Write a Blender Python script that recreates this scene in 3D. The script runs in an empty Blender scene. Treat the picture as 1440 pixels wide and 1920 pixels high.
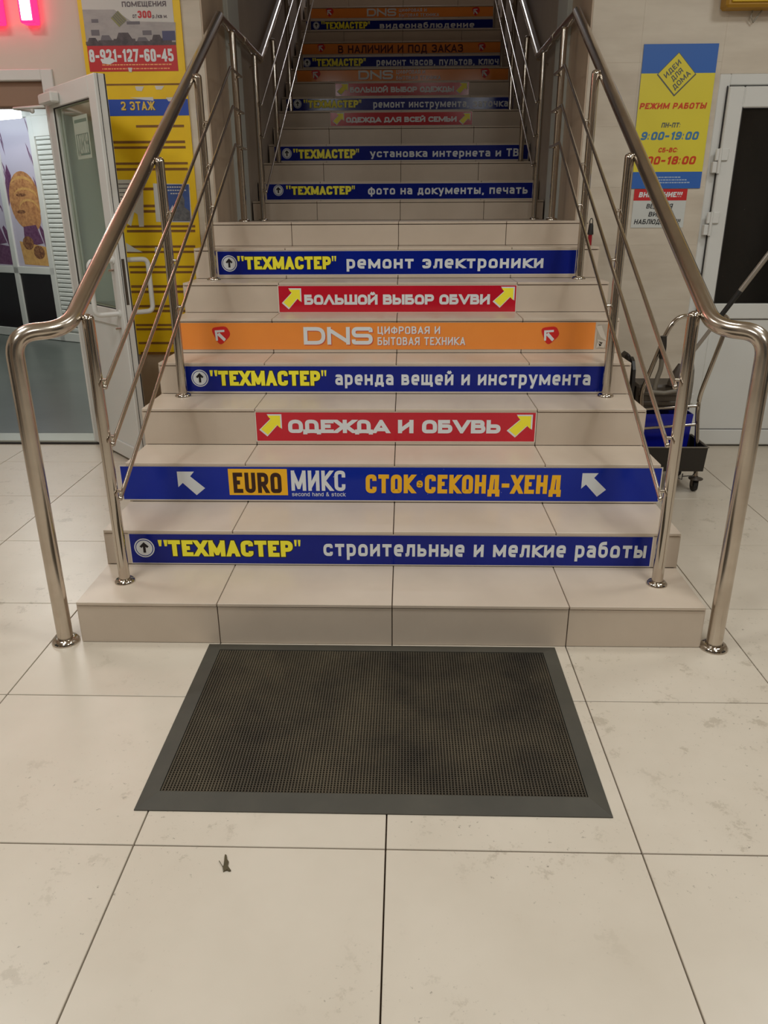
import bpy, bmesh, math, random
from mathutils import Vector, Matrix
random.seed(7)
SC = bpy.context.scene
COL = SC.collection

# ------------------------------------------------------------------ camera
F_PX, PITCH, YAW, ROLL, CX, CY, CZ = 1432.9, 0.37158, 0.02829, -0.00513, 0.03955, -2.30877, 1.3952
def cam_axes():
    c, s = math.cos(YAW), math.sin(YAW)
    r = Vector((c, s, 0)); f0 = Vector((-s, c, 0))
    c, s = math.cos(PITCH), math.sin(PITCH)
    f = f0*c + Vector((0, 0, -1))*s; u = f0*s + Vector((0, 0, 1))*c
    c, s = math.cos(ROLL), math.sin(ROLL)
    return r*c + u*s, u*c - r*s, f
AR, AU, AF = cam_axes()
cd = bpy.data.cameras.new('camera'); cam = bpy.data.objects.new('camera', cd); COL.objects.link(cam)
cd.sensor_fit = 'VERTICAL'; cd.sensor_height = 36.0; cd.lens = F_PX/1920*36; cd.clip_start = 0.02; cd.clip_end = 100
M = Matrix.Identity(4)
for i in range(3):
    M[i][0], M[i][1], M[i][2] = AR[i], AU[i], -AF[i]
M[0][3], M[1][3], M[2][3] = CX, CY, CZ
cam.matrix_world = M
SC.camera = cam
def at(px, py, x=None, y=None, z=None):
    """point of the real plane x=, y= or z= that the survey photo shows at this pixel"""
    d = AR*((px-720)/F_PX) - AU*((py-960)/F_PX) + AF
    t = (x-CX)/d.x if x is not None else (y-CY)/d.y if y is not None else (z-CZ)/d.z
    return Vector((CX, CY, CZ)) + d*t

# ------------------------------------------------------------------ world, lights, exposure
SC.view_settings.view_transform = 'Standard'; SC.view_settings.look = 'None'
SC.view_settings.gamma = 1; SC.view_settings.use_curve_mapping = False
SC.view_settings.exposure = 0.0
w = bpy.data.worlds.new('world'); SC.world = w; w.use_nodes = True
w.node_tree.nodes['Background'].inputs[0].default_value = (1, .98, .94, 1)
w.node_tree.nodes['Background'].inputs[1].default_value = 0.05
CEIL = 3.35
def area(name, loc, sx, sy, power, color=(.97, 1, .985), rot=(0, 0, 0)):
    l = bpy.data.lights.new(name, 'AREA'); l.shape = 'RECTANGLE'; l.size = sx; l.size_y = sy
    l.energy = power; l.color = color
    o = bpy.data.objects.new(name, l); o.location = loc; o.rotation_euler = rot; COL.objects.link(o); return o
for i, (x, y) in enumerate([(-1.5, -0.9), (1.5, -0.9), (-1.5, -3.1), (1.5, -3.1)]):
    area('hall_lamp', (x, y, CEIL-0.03), 0.6, 0.6, 29)
for x in (-2.5, 2.5): area('hall_lamp', (x, 0.7, CEIL-0.03), 0.5, 0.5, 17)
area('hall_lamp', (0.35, 0.4, CEIL-0.03), 0.3, 0.3, 3)
area('stairwell_lamp', (0, 8.3, 5.9), 1.0, 0.3, 22, (.86, .9, 1))
area('shop_lamp', (-3.6, 5.2, 2.72), 1.2, 0.3, 46, (1, .99, .93))

# ------------------------------------------------------------------ materials
def lin(c):
    return tuple(((v/255)/12.92 if v/255 <= .04045 else ((v/255+.055)/1.055)**2.4) for v in c)
MATS = {}
def P(name, rgb, rough=.5, metal=0., spec=.5, emit=0., noise=None, bump=None, coat=0., mark=None, speck=None):
    """principled material; noise=(scale, rgb2, amount, stretch) mottles, mark adds scuffs, speck adds chips"""
    if name in MATS: return MATS[name]
    m = bpy.data.materials.new(name); m.use_nodes = True; nt = m.node_tree; N = nt.nodes; L = nt.links
    b = N['Principled BSDF']; c = lin(rgb)
    b.inputs['Base Color'].default_value = (*c, 1); b.inputs['Roughness'].default_value = rough
    b.inputs['Metallic'].default_value = metal; b.inputs['Specular IOR Level'].default_value = spec
    if coat: b.inputs['Coat Weight'].default_value = coat; b.inputs['Coat Roughness'].default_value = .08
    if emit:
        b.inputs['Emission Color'].default_value = (*c, 1); b.inputs['Emission Strength'].default_value = emit
    last = None
    if noise or mark or speck or bump:
        tc = N.new('ShaderNodeNewGeometry')
    def tex(scale, stretch=(1, 1, 1), detail=4, rg=.6):
        mp = N.new('ShaderNodeMapping'); mp.inputs['Scale'].default_value = stretch
        L.new(tc.outputs['Position'], mp.inputs['Vector'])
        t = N.new('ShaderNodeTexNoise'); t.inputs['Scale'].default_value = scale; t.inputs['Detail'].default_value = detail
        t.inputs['Roughness'].default_value = rg
        L.new(mp.outputs[0], t.inputs['Vector']); return t.outputs['Fac']
    def ramp(f, a, bb):
        r = N.new('ShaderNodeMapRange'); r.inputs['From Min'].default_value = a; r.inputs['From Max'].default_value = bb
        L.new(f, r.inputs['Value']); return r.outputs[0]
    def mix(fac, col_a, rgb2, amt):
        mu = N.new('ShaderNodeMath'); mu.operation = 'MULTIPLY'; mu.inputs[1].default_value = amt; L.new(fac, mu.inputs[0])
        x = N.new('ShaderNodeMix'); x.data_type = 'RGBA'; L.new(mu.outputs[0], x.inputs['Factor'])
        if isinstance(col_a, tuple): x.inputs[6].default_value = (*col_a, 1)
        else: L.new(col_a, x.inputs[6])
        x.inputs[7].default_value = (*lin(rgb2), 1); return x.outputs[2]
    col = c
    if noise:
        sc, rgb2, amt, st = noise
        col = mix(ramp(tex(sc, st), .35, .7), col, rgb2, amt)
    if mark:
        for sc, thr, rgb2, amt in mark:
            f = tex(sc, (1, 1, 1), 6, .75); g = tex(1.3, (1, 1, 1), 2, .5)
            r = ramp(f, thr, thr+.05); r2 = ramp(g, .40, .54)
            mu = N.new('ShaderNodeMath'); mu.operation = 'MULTIPLY'; L.new(r, mu.inputs[0]); L.new(r2, mu.inputs[1])
            col = mix(mu.outputs[0], col, rgb2, amt)
    if speck:
        sc, thr, rgb2 = speck
        col = mix(ramp(tex(sc, (1, 1, 1.0), 3, .6), thr, thr+.02), col, rgb2, 1.)
    if not isinstance(col, tuple): L.new(col, b.inputs['Base Color'])
    if bump:
        sc, st, d = bump
        bp = N.new('ShaderNodeBump'); bp.inputs['Strength'].default_value = st; bp.inputs['Distance'].default_value = d
        L.new(tex(sc), bp.inputs['Height']); L.new(bp.outputs[0], b.inputs['Normal'])
    MATS[name] = m; return m
M_FTILE = P('floor_tile', (214, 203, 187), .32, spec=.45, noise=(2.2, (196, 184, 166), .55, (1, 1, 1)),
            mark=[(60, .62, (96, 86, 72), .75), (9, .58, (176, 164, 146), .6), (24, .66, (130, 118, 100), .6)])
M_STILE = P('stair_tile', (208, 192, 174), .36, spec=.4, noise=(3, (190, 174, 156), .5, (1, 1, 1)), mark=[(30, .69, (120, 105, 88), .5)])
M_GROUT = P('grout', (88, 70, 54), .9)
M_STEEL = P('steel', (206, 198, 188), .11, 1.0, noise=(5, (150, 138, 124), .5, (1, 1, .25)))
M_STEEL_R = P('steel_satin', (208, 198, 186), .2, 1.0, noise=(6, (150, 136, 120), .4, (1, .3, 1)))
M_WALL = P('plaster', (218, 208, 194), .6, noise=(1.5, (206, 194, 180), .6, (1, 1, 1)))
M_MARB = P('wall_marble', (216, 205, 188), .42, noise=(4.0, (188, 174, 156), .75, (.35, .35, 1.6)), bump=(14, .06, .003))
M_MARB2 = P('reveal_marble', (200, 180, 158), .45, noise=(2.0, (168, 148, 128), .7, (1.5, 1.5, .4)))
M_SWALL = P('stairwell_paint', (186, 172, 157), .6, noise=(2.0, (164, 150, 135), .6, (1, 1, .5)))
M_PALE = P('pale_trim', (196, 200, 196), .45)
M_CEIL = P('ceiling_paint', (225, 218, 205), .8)
M_PVC = P('white_pvc', (222, 222, 218), .32, noise=(1.0, (212, 210, 204), .4, (1, 1, 1)))
M_GASK = P('rubber_gasket', (40, 36, 34), .6)
M_DGLASS = P('dark_glass', (22, 20, 17), .12, spec=.5, noise=(6, (34, 32, 30), .5, (1, 1, .4)), speck=(55, .72, (90, 86, 80)))
M_BLUE = P('vinyl_blue', (10, 34, 140), .14, spec=.3, noise=(2.0, (14, 24, 112), .6, (1, 1, 1)))
M_BLUEW = P('vinyl_blue_worn', (10, 42, 158), .14, spec=.3, speck=(60, .745, (200, 205, 215)))
M_RED = P('vinyl_red', (205, 28, 48), .14, spec=.5, noise=(2.5, (180, 20, 42), .5, (1, 1, 1)), mark=[(26, .68, (60, 14, 20), .8)])
M_ORG = P('vinyl_orange', (246, 150, 66), .14, spec=.5, noise=(2.0, (230, 130, 52), .5, (1, 1, 1)))
M_WHITE = P('print_white', (226, 230, 232), .4)
M_WEDGE = P('vinyl_white_edge', (224, 214, 200), .4)
M_YEL = P('print_yellow', (255, 244, 58), .4)
M_GOLD = P('print_gold', (250, 188, 30), .4)
M_BLACK = P('print_black', (22, 16, 22), .4)
M_BROWN = P('print_dark_brown', (52, 20, 10), .4)
M_MAROON = P('print_maroon', (86, 12, 20), .4)
M_REDB = P('badge_red', (214, 36, 34), .35)
M_BLUEL = P('print_light_blue', (70, 120, 190), .4)
M_SIGNB = P('sign_blue', (52, 104, 186), .4)
M_SIGNY = P('sign_yellow', (226, 210, 62), .4)
M_SIGNR = P('sign_red_text', (208, 66, 26), .4)
M_SIGNG = P('sign_grey_text', (96, 100, 92), .4)
M_SHRED = P('sheet_red', (200, 40, 44), .4)
M_PAPER = P('paper', (214, 210, 206), .6)
M_BOARD = P('board_yellow', (250, 208, 14), .42, noise=(3, (226, 176, 10), .5, (1, 1, 1)))
M_TAPE = P('tape_residue', (128, 84, 34), .6, noise=(20, (150, 108, 44), .6, (1, 1, 1)))
M_BBLUE = P('band_blue', (38, 76, 176), .4)
M_MATB = P('mat_border', (66, 63, 55), .62, noise=(5, (80, 76, 66), .7, (1, 1, 1)), bump=(90, .15, .002))
M_MATF = P('mat_field', (40, 34, 27), .8, noise=(4, (24, 21, 18), .8, (1, 1, 1)))
M_MATR = P('mat_rib', (88, 78, 61), .7, noise=(3.2, (44, 38, 31), .92, (1, 1, 1)), speck=(90, .75, (170, 160, 140)))
M_DARKP = P('dark_plastic', (38, 33, 28), .45, spec=.5)
M_GREYP = P('grey_plastic', (112, 104, 92), .5)
M_GREYP2 = P('grey_plastic_dark', (74, 64, 54), .5)
M_BUCK = P('bucket_blue', (14, 24, 150), .35)
M_ALU = P('mop_tube', (156, 148, 138), .35, .6)
M_RUB = P('rubber_black', (24, 22, 20), .55)
M_VFLOOR = P('vestibule_floor', (92, 98, 94), .3, noise=(2, (74, 82, 78), .6, (1, 1, 1)))
M_VWALL = P('vestibule_wall', (186, 200, 200), .6)
M_KIOSK = P('kiosk_frame', (216, 216, 210), .4)
M_BLIND = P('blind_slat', (214, 216, 210), .45)
M_KBLK = P('kiosk_dark_panel', (26, 14, 18), .25)
M_OLIVE = P('olive_panel', (150, 160, 60), .5)
M_FOODBG = P('food_print_pale', (196, 188, 204), .3)
M_PURPLE = P('food_print_purple', (92, 48, 84), .3, noise=(30, (130, 90, 120), .7, (1, 1, 1)))
M_CREPE = P('food_print_crepe', (206, 150, 96), .3, noise=(22, (150, 92, 60), .9, (1, 1, 1)))
M_CHOC = P('food_print_chocolate', (92, 46, 36), .3, noise=(40, (190, 140, 90), .7, (1, 1, 1)))
M_FOODY = P('food_print_yellow', (214, 168, 100), .3, noise=(25, (186, 136, 80), .8, (1, 1, 1)))
M_LEDW = P('lit_white', (255, 236, 214), .4, emit=9)
M_LEDR = P('lit_red', (240, 26, 84), .4, emit=2.9)
M_LAMP = P('lit_tube', (235, 248, 255), .4, emit=5)
M_LBOX = P('lightbox_yellow', (224, 186, 40), .4)
M_LBOXS = P('lightbox_side', (176, 130, 28), .5)
M_PBLD = P('photo_building', (176, 168, 166), .4, noise=(14, (150, 142, 142), .6, (1, 1, 2)))
M_PCAR = P('photo_cars', (66, 54, 58), .4, noise=(30, (110, 96, 98), .7, (1, 1, 1)))
M_PGREEN = P('photo_olive', (140, 136, 84), .4)
M_ORTXT = P('print_orange_text', (246, 170, 110), .5)
M_BPOST = P('poster_blue', (70, 96, 160), .4, noise=(8, (40, 60, 120), .6, (1, 1, 1)))
M_BPF = P('poster_grey_figure', (120, 120, 122), .4, noise=(40, (60, 60, 70), .8, (1, 1, 1)))
M_LEAF = P('dry_leaf', (84, 74, 50), .8)
M_TRED = P('tube_red', (150, 16, 30), .4)
def glass_mat():
    m = bpy.data.materials.new('tinted_glass'); m.use_nodes = True; nt = m.node_tree; nt.nodes.clear()
    o = nt.nodes.new('ShaderNodeOutputMaterial'); mx = nt.nodes.new('ShaderNodeMixShader')
    t = nt.nodes.new('ShaderNodeBsdfTransparent'); t.inputs[0].default_value = (.90, .95, .90, 1)
    g = nt.nodes.new('ShaderNodeBsdfGlossy'); g.inputs[0].default_value = (.85, .9, .9, 1); g.inputs['Roughness'].default_value = .05
    mx.inputs[0].default_value = .3
    nt.links.new(t.outputs[0], mx.inputs[1]); nt.links.new(g.outputs[0], mx.inputs[2]); nt.links.new(mx.outputs[0], o.inputs[0]); return m
M_GLASS = glass_mat()

# ------------------------------------------------------------------ mesh helpers
class MB:
    def __init__(s): s.v = []; s.f = []; s.m = []; s.sm = []
    def add(s, vs, fs, mi=0, smooth=False):
        n = len(s.v); s.v += [tuple(v) for v in vs]; s.f += [tuple(i+n for i in f) for f in fs]
        s.m += [mi]*len(fs); s.sm += [smooth]*len(fs); return s
    def box(s, a, b, mi=0, bev=0.):
        x0, y0, z0 = a; x1, y1, z1 = b
        if x0 > x1: x0, x1 = x1, x0
        if y0 > y1: y0, y1 = y1, y0
        if z0 > z1: z0, z1 = z1, z0
        if bev > 0:
            bm = bmesh.new(); bmesh.ops.create_cube(bm, size=1)
            for v in bm.verts: v.co = Vector(((x0+x1)/2+v.co.x*(x1-x0), (y0+y1)/2+v.co.y*(y1-y0), (z0+z1)/2+v.co.z*(z1-z0)))
            bmesh.ops.bevel(bm, geom=bm.edges[:], offset=min(bev, (x1-x0)*.45, (y1-y0)*.45, (z1-z0)*.45), segments=1, affect='EDGES')
            bm.verts.index_update()
            s.add([v.co[:] for v in bm.verts], [[v.index for v in f.verts] for f in bm.faces], mi); bm.free(); return s
        vs = [(x0, y0, z0), (x1, y0, z0), (x1, y1, z0), (x0, y1, z0), (x0, y0, z1), (x1, y0, z1), (x1, y1, z1), (x0, y1, z1)]
        return s.add(vs, [(3, 2, 1, 0), (4, 5, 6, 7), (0, 1, 5, 4), (1, 2, 6, 5), (2, 3, 7, 6), (3, 0, 4, 7)], mi)
    def hexa(s, bot, top, mi=0):
        return s.add(list(bot)+list(top), [(3, 2, 1, 0), (4, 5, 6, 7), (0, 1, 5, 4), (1, 2, 6, 5), (2, 3, 7, 6), (3, 0, 4, 7)], mi)
    def tube(s, pts, r, n=14, mi=0, cap=True, rr=None):
        pts = [Vector(p) for p in pts]; rings = []
        for i, p in enumerate(pts):
            if i == 0: d = pts[1]-p
            elif i == len(pts)-1: d = p-pts[i-1]
            else: d = (pts[i+1]-p).normalized()+(p-pts[i-1]).normalized()
            d.normalize()
            if i == 0:
                u = d.orthogonal().normalized()
            else:
                u = (u - d*u.dot(d)).normalized()
            v = d.cross(u); k = rr[i] if rr else r
            rings.append([p+u*(math.cos(a)*k)+v*(math.sin(a)*k) for a in [2*math.pi*j/n for j in range(n)]])
        vs = [q for g in rings for q in g]; fs = []
        for i in range(len(pts)-1):
            for j in range(n):
                fs.append((i*n+j, i*n+(j+1) % n, (i+1)*n+(j+1) % n, (i+1)*n+j))
        s.add(vs, fs, mi, True)
        if cap:
            s.add(rings[0], [tuple(range(n-1, -1, -1))], mi); s.add(rings[-1], [tuple(range(n))], mi)
        return s
    def lathe(s, c, prof, n=20, mi=0):
        """prof: (radius, z) list around the vertical axis through c"""
        vs = []; fs = []
        for r, z in prof:
            vs += [(c[0]+math.cos(2*math.pi*j/n)*r, c[1]+math.sin(2*math.pi*j/n)*r, c[2]+z) for j in range(n)]
        for i in range(len(prof)-1):
            for j in range(n): fs.append((i*n+j, i*n+(j+1) % n, (i+1)*n+(j+1) % n, (i+1)*n+j))
        s.add(vs, fs, mi, True)
        s.add(vs[:n], [tuple(range(n-1, -1, -1))], mi); s.add(vs[-n:], [tuple(range(n))], mi); return s
    def ball(s, c, r, mi=0):
        return s.lathe(c, [(r*math.sin(a)+1e-4, -r*math.cos(a)) for a in [math.pi*k/8 for k in range(9)]], 12, mi)
    def build(s, name, mats, parent=None, loc=None):
        me = bpy.data.meshes.new(name); me.from_pydata(s.v, [], s.f)
        for m in (mats if isinstance(mats, (list, tuple)) else [mats]): me.materials.append(m)
        me.polygons.foreach_set('material_index', s.m); me.polygons.foreach_set('use_smooth', s.sm); me.update()
        o = bpy.data.objects.new(name, me); COL.objects.link(o)
        if parent: o.parent = parent
        if loc: o.location = loc
        return o
def tag(o, label=None, cat=None, group=None, kind=None):
    if label: o['label'] = label
    if cat: o['category'] = cat
    if group: o['group'] = group
    if kind: o['kind'] = kind
    return o
def empty(name, label=None, cat=None, group=None, kind=None, parent=None, mat=None):
    o = bpy.data.objects.new(name, None); COL.objects.link(o); o.empty_display_size = .05
    if mat is not None: o.matrix_world = mat
    if parent: o.parent = parent
    return tag(o, label, cat, group, kind)
def arc(c, a, b, r_pts):  # rounded corner points between a -> c -> b
    c, a, b = Vector(c), Vector(a), Vector(b); r, n = r_pts
    u = (a-c).normalized()*r; v = (b-c).normalized()*r
    return [(c+u)*(1-t)**2 + c*2*t*(1-t) + (c+v)*t*t for t in [k/n for k in range(n+1)]]
def round_path(pts, r, n=8):
    out = [Vector(pts[0])]
    for i in range(1, len(pts)-1): out += arc(pts[i], pts[i-1], pts[i+1], (r, n))
    return out+[Vector(pts[-1])]

# ------------------------------------------------------------------ stroked lettering
XH = .74
def _up():
    G = {}
    def g(ch, w, *st): G[ch] = (w, st)
    g('А', 1.05, '0,0 .5,1 1,0', '.2,.26 .8,.26'); g('Б', .95, '.95,1 0,1 0,0 1,0* 1,.56* 0,.56')
    g('В', .95, '0,0 0,1 .9,1* .9,.53* 0,.53', '0,.53 1,.53* 1,0* 0,0'); g('Г', .8, '0,0 0,1 1,1')
    g('Д', 1.15, '0,-.2 0,0 1,0 1,-.2', '.14,0 .28,1 .86,1 .86,0'); g('Е', .82, '1,1 0,1 0,0 1,0', '0,.52 .88,.52')
    g('Ж', 1.5, '.5,0 .5,1', '0,1 .4,.5 0,0', '1,1 .6,.5 1,0', '.36,.5 .64,.5')
    g('З', .92, '0,.78 0,1* .93,1* .93,.53* .35,.53', '.35,.53 1,.53* 1,0* 0,0* 0,.22')
    g('И', 1.05, '0,0 0,1', '1,0 1,1', '0,.08 1,.92'); g('Й', 1.05, '0,0 0,1', '1,0 1,1', '0,.08 1,.92', '.22,1.42 .5,1.2* .78,1.42')
    g('К', .98, '0,0 0,1', '1,1 .1,.5 1,0'); g('Л', 1.0, '-.02,0 .14,0* .24,1 1,1 1,0'); g('М', 1.5, '0,0 0,1', '1,0 1,1', '.02,.97 .5,.1 .98,.97')
    g('Н', 1.0, '0,0 0,1', '1,0 1,1', '0,.5 1,.5'); g('О', 1.0, '.5,0 1,0* 1,1* 0,1* 0,0* .5,0'); g('П', 1.0, '0,0 0,1 1,1 1,0')
    g('Р', .95, '0,0 0,1 1,1* 1,.42* 0,.42'); g('С', .98, '1,.7 1,1* 0,1* 0,0* 1,0* 1,.3'); g('Т', .95, '.5,0 .5,1', '0,1 1,1')
    g('У', 1.0, '0,1 .5,.3', '1,1 .42,0 .12,0'); g('Ф', 1.3, '.5,.16 1,.16* 1,.84* 0,.84* 0,.16* .5,.16', '.5,0 .5,1')
    g('Х', 1.05, '0,0 1,1', '0,1 1,0'); g('Ц', 1.1, '0,1 0,0 1,0 1,-.2', '.84,1 .84,0'); g('Ч', .95, '0,1 0,.44* 1,.44', '1,1 1,0')
    g('Ш', 1.5, '0,1 0,0 1,0 1,1', '.5,0 .5,1'); g('Щ', 1.6, '0,1 0,0 1,0 1,-.2', '.46,0 .46,1', '.91,0 .91,1')
    g('Ы', 1.35, '0,1 0,0 .64,0* .64,.56* 0,.56', '1,0 1,1'); g('Ь', .92, '0,1 0,0 1,0* 1,.56* 0,.56')
    g('Э', .98, '0,.75 0,1* 1,1* 1,0* 0,0* 0,.25', '.35,.5 1,.5'); g('Ю', 1.5, '0,0 0,1', '0,.5 .36,.5', '.68,0 1,0* 1,1* .36,1* .36,0* .68,0')
    g('Я', .98, '1,0 1,1 0,1* 0,.42* 1,.42', '0,0 .45,.42'); g('0', .9, '.5,0 1,0* 1,1* 0,1* 0,0* .5,0'); g('1', .5, '0,.74 .9,1 .9,0')
    g('2', .92, '0,.75 0,1* 1,1* 1,.5* 0,.1 0,0 1,0'); g('3', .92, '0,.78 0,1* 1,1* 1,.53* .35,.53', '.35,.53 1,.53* 1,0* 0,0* 0,.22')
    g('4', 1.0, '.75,0 .75,1 0,.28 1,.28'); g('5', .92, '.95,1 0,1 0,.56 1,.56* 1,0* 0,0* 0,.2'); g('6', .92, '1,.8 1,1* 0,1* 0,0* 1,0* 1,.56* 0,.56')
    g('7', .9, '0,1 1,1 .35,0'); g('8', .92, '.5,.52 .96,.52* .96,1* .04,1* .04,.52* .5,.52', '.5,0 1,0* 1,.52* 0,.52* 0,0* .5,0')
    g('9', .92, '0,.2 0,0* 1,0* 1,1* 0,1* 0,.44* 1,.44'); g('-', .5, '0,.42 1,.42'); g('.', .02, '0,0 .01,0'); g(',', .1, '.9,.05 .2,-.16')
    g(':', .02, '0,.06 .01,.06', '0,.66 .01,.66'); g('!', .02, '0,0 .01,0', '0,.36 0,1'); g('"', .42, '.05,1 .05,.78', '.95,1 .95,.78')
    g('•', .35, '.5,.4 .9,.4* .9,.6* .1,.6* .1,.4* .5,.4'); g('/', .6, '0,-.1 1,1.05'); g(' ', .5)
    g('E', .8, *G['Е'][1]); g('U', .95, '0,1 0,0* 1,0* 1,1'); g('R', .98, '0,0 0,1 1,1* 1,.45* 0,.45', '.45,.45 1,0'); g('O', 1.0, *G['О'][1])
    g('D', 1.0, '0,0 0,1 1,1* 1,0* 0,0'); g('N', 1.05, '0,0 0,1', '1,0 1,1', '0,.94 1,.06'); g('S', .95, '1,.76 1,1* 0,1* 0,.51* 1,.51* 1,0* 0,0* 0,.24')
    g('&', 1.1, '1,0 .1,.8* .3,1* .7,1* .7,.7* 0,.4* 0,0* .6,0* 1,.45')
    lo = {}
    for ch in 'вгджзийклмнптцчшщьыэюях': lo[ch] = G[ch.upper()]
    lo['о'] = lo['o'] = G['О']; lo['с'] = lo['c'] = G['С']
    lo['а'] = lo['a'] = (.9, ('.06,.86 .06,1* 1,1* 1,0', '1,.56 0,.56* 0,0* 1,0'))
    lo['е'] = lo['e'] = (.95, ('.95,.0 0,0* 0,1* 1,1* 1,.48 0,.48',))
    lo['б'] = (.98, ('.95,1.42 0,1.36* 0,0* 1,0* 1,.92* .05,.92',)); lo['р'] = (.95, ('0,-.42 0,1 1,1* 1,0* 0,0',))
    lo['у'] = (1.0, ('0,1 .5,.1', '1,1 .4,-.42 .1,-.42')); lo['ф'] = (1.45, ('.5,0 1,0* 1,1* 0,1* 0,0* .5,0', '.5,-.42 .5,1.4'))
    lo['й'] = (1.05, ('0,0 0,1', '1,0 1,1', '0,.08 1,.92', '.2,1.55 .5,1.34* .8,1.55'))
    lo['s'] = G['S']; lo['n'] = (.9, ('0,0 0,1 1,1* 1,0',)); lo['h'] = (.9, ('0,0 0,1.4', '0,1 1,1* 1,0')); lo['d'] = (.95, ('1,1.4 1,0 0,0* 0,1* 1,1',))
    lo['t'] = (.6, ('.4,1.35 .4,0* 1,0', '0,1 1,1')); lo['k'] = (.9, ('0,0 0,1.4', '1,1 .1,.45 1,0'))
    return G, lo
GU, GL = _up()
WIDE = dict(GU)
WIDE['Д'] = (1.1, ('.1,-.02 .1,.5* .1,1* .9,1* .9,-.02', '-.08,0 1.08,0', '-.08,0 -.08,-.14', '1.08,0 1.08,-.14'))
WIDE['У'] = (1.15, ('0,1 .5,0 1,1',)); WIDE['Л'] = (1.15, ('0,0 .5,1 1,0',)); WIDE['А'] = (1.15, ('0,0 .5,1 1,0', '.22,.2 .78,.2'))
def poly_round(pts, rmax, ax):
    out = []
    for i, (x, y, r) in enumerate(pts):
        p = Vector((x, y))
        if r and 0 < i < len(pts)-1:
            a = Vector(pts[i-1][:2]); b = Vector(pts[i+1][:2])
            k = min(rmax, (a-p).length*.5, (b-p).length*.5)
            u = (a-p).normalized()*k; v = (b-p).normalized()*k
            for t in (0, .2, .4, .6, .8, 1):
                # circular-like quarter
                q = (p+u)*(1-t)**2 + p*2*t*(1-t)*1.0 + (p+v)*t*t
                if not out or (out[-1]-q).length > 1e-5: out.append(q)
        else:
            if not out or (out[-1]-p).length > 1e-5: out.append(p)
    return out
def clip_y(poly, lo, hi):
    for sgn, lim in ((1, lo), (-1, -hi)):
        res = []
        for i in range(len(poly)):
            a, b = poly[i-1], poly[i]; da, db = sgn*a[1]-lim, sgn*b[1]-lim
            if (da >= 0) != (db >= 0):
                t = da/(da-db); res.append((a[0]+(b[0]-a[0])*t, a[1]+(b[1]-a[1])*t))
            if db >= 0: res.append((b[0], b[1]))
        poly = res
        if len(poly) < 3: return []
    return poly
def stroke(pts, t, e=0., ends=((0, 0), (1, 1))):
    """thick polyline -> list of convex quads"""
    h = t/2+e; n = len(pts); out = []
    pts = list(pts)
    d0 = (pts[0]-pts[1]).normalized(); d1 = (pts[-1]-pts[-2]).normalized()
    closed = (pts[0]-pts[-1]).length < 1e-4
    ys = [p.y for p in pts]; ylo, yhi = min(ys)-h, max(ys)+h
    if not closed:
        for idx, d in ((0, d0), (-1, d1)):
            diag = abs(d.x) > .05 and abs(d.y) > .05
            x_, y_ = ends[idx]
            if (diag or abs(d.x) <= .05) and not (y_ < .001 or .999 < y_ < 1.001): pts[idx] = pts[idx]+d*e; continue
            if not diag and abs(d.y) <= .05 and not (x_ < .001 or .999 < x_): pts[idx] = pts[idx]+d*e; continue
            pts[idx] = pts[idx]+d*(t*1.3+e if diag else h)
    segs = []
    offs = []
    for i in range(len(pts)):
        if closed and i in (0, len(pts)-1):
            a = (pts[0]-pts[-2]).normalized(); b = (pts[1]-pts[0]).normalized()
        else:
            a = (pts[i]-pts[i-1]).normalized() if i > 0 else None; b = (pts[i+1]-pts[i]).normalized() if i < len(pts)-1 else None
            a = a or b; b = b or a
        na, nb = Vector((-a.y, a.x)), Vector((-b.y, b.x)); m = na+nb
        if m.length < .25: m = na; k = 1
        else: m.normalize(); k = 1/max(.3, m.dot(na))
        offs.append(m*h*k)
    for i in range(len(pts)-1):
        q = [pts[i]+offs[i], pts[i]-offs[i], pts[i+1]-offs[i+1], pts[i+1]+offs[i+1]]
        c = clip_y([(v.x, v.y) for v in q], ylo, yhi)
        if c: out.append(c)
    return out
def text_polys(s, t=.2, wf=.6, gap=.16, rnd=.5, e=0., G=None, slant=0.):
    """polygons of a line of text, cap height 1, starting at x=0; returns polys and width"""
    G = G or GU; x = 0.; out = []
    for ch in s:
        low = ch in GL and ch not in G
        wd, sts = GL[ch] if low else G.get(ch, GU.get(ch, (.5, ())))
        H = XH if low else 1.
        W = wd*wf*(.92 if low else 1.); 
        if ch == ' ': x += wf*.62+gap; continue
        for st in sts:
            pts = []; raw = []
            for tok in st.split():
                r = tok.endswith('*'); a, b = tok.rstrip('*').split(','); raw.append((float(a), float(b)))
                pts.append((x+t/2+float(a)*W, t/2+float(b)*(H-t), r))
            pp = poly_round(pts, rnd*(1 if not low else .9), 0)
            if len(pp) > 1: out += [(q, sts.index(st)*3+.35*i) for i, q in enumerate(stroke(pp, t, e, (raw[0], raw[-1])))]
        x += W+t+gap
    out = [[(a+b*slant, b, j) for a, b in p] for p, j in out]
    return out, x-gap+(slant if slant else 0)
class Plane:
    """sticker / poster plane: origin o, axes u (right), v (up), facing n"""
    def __init__(s, o, u=(1, 0, 0), v=(0, 0, 1), n=(0, -1, 0)): s.o, s.u, s.v, s.n = Vector(o), Vector(u), Vector(v), Vector(n)
    def p(s, a, b, k=0.): return s.o+s.u*a+s.v*b+s.n*k
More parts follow.
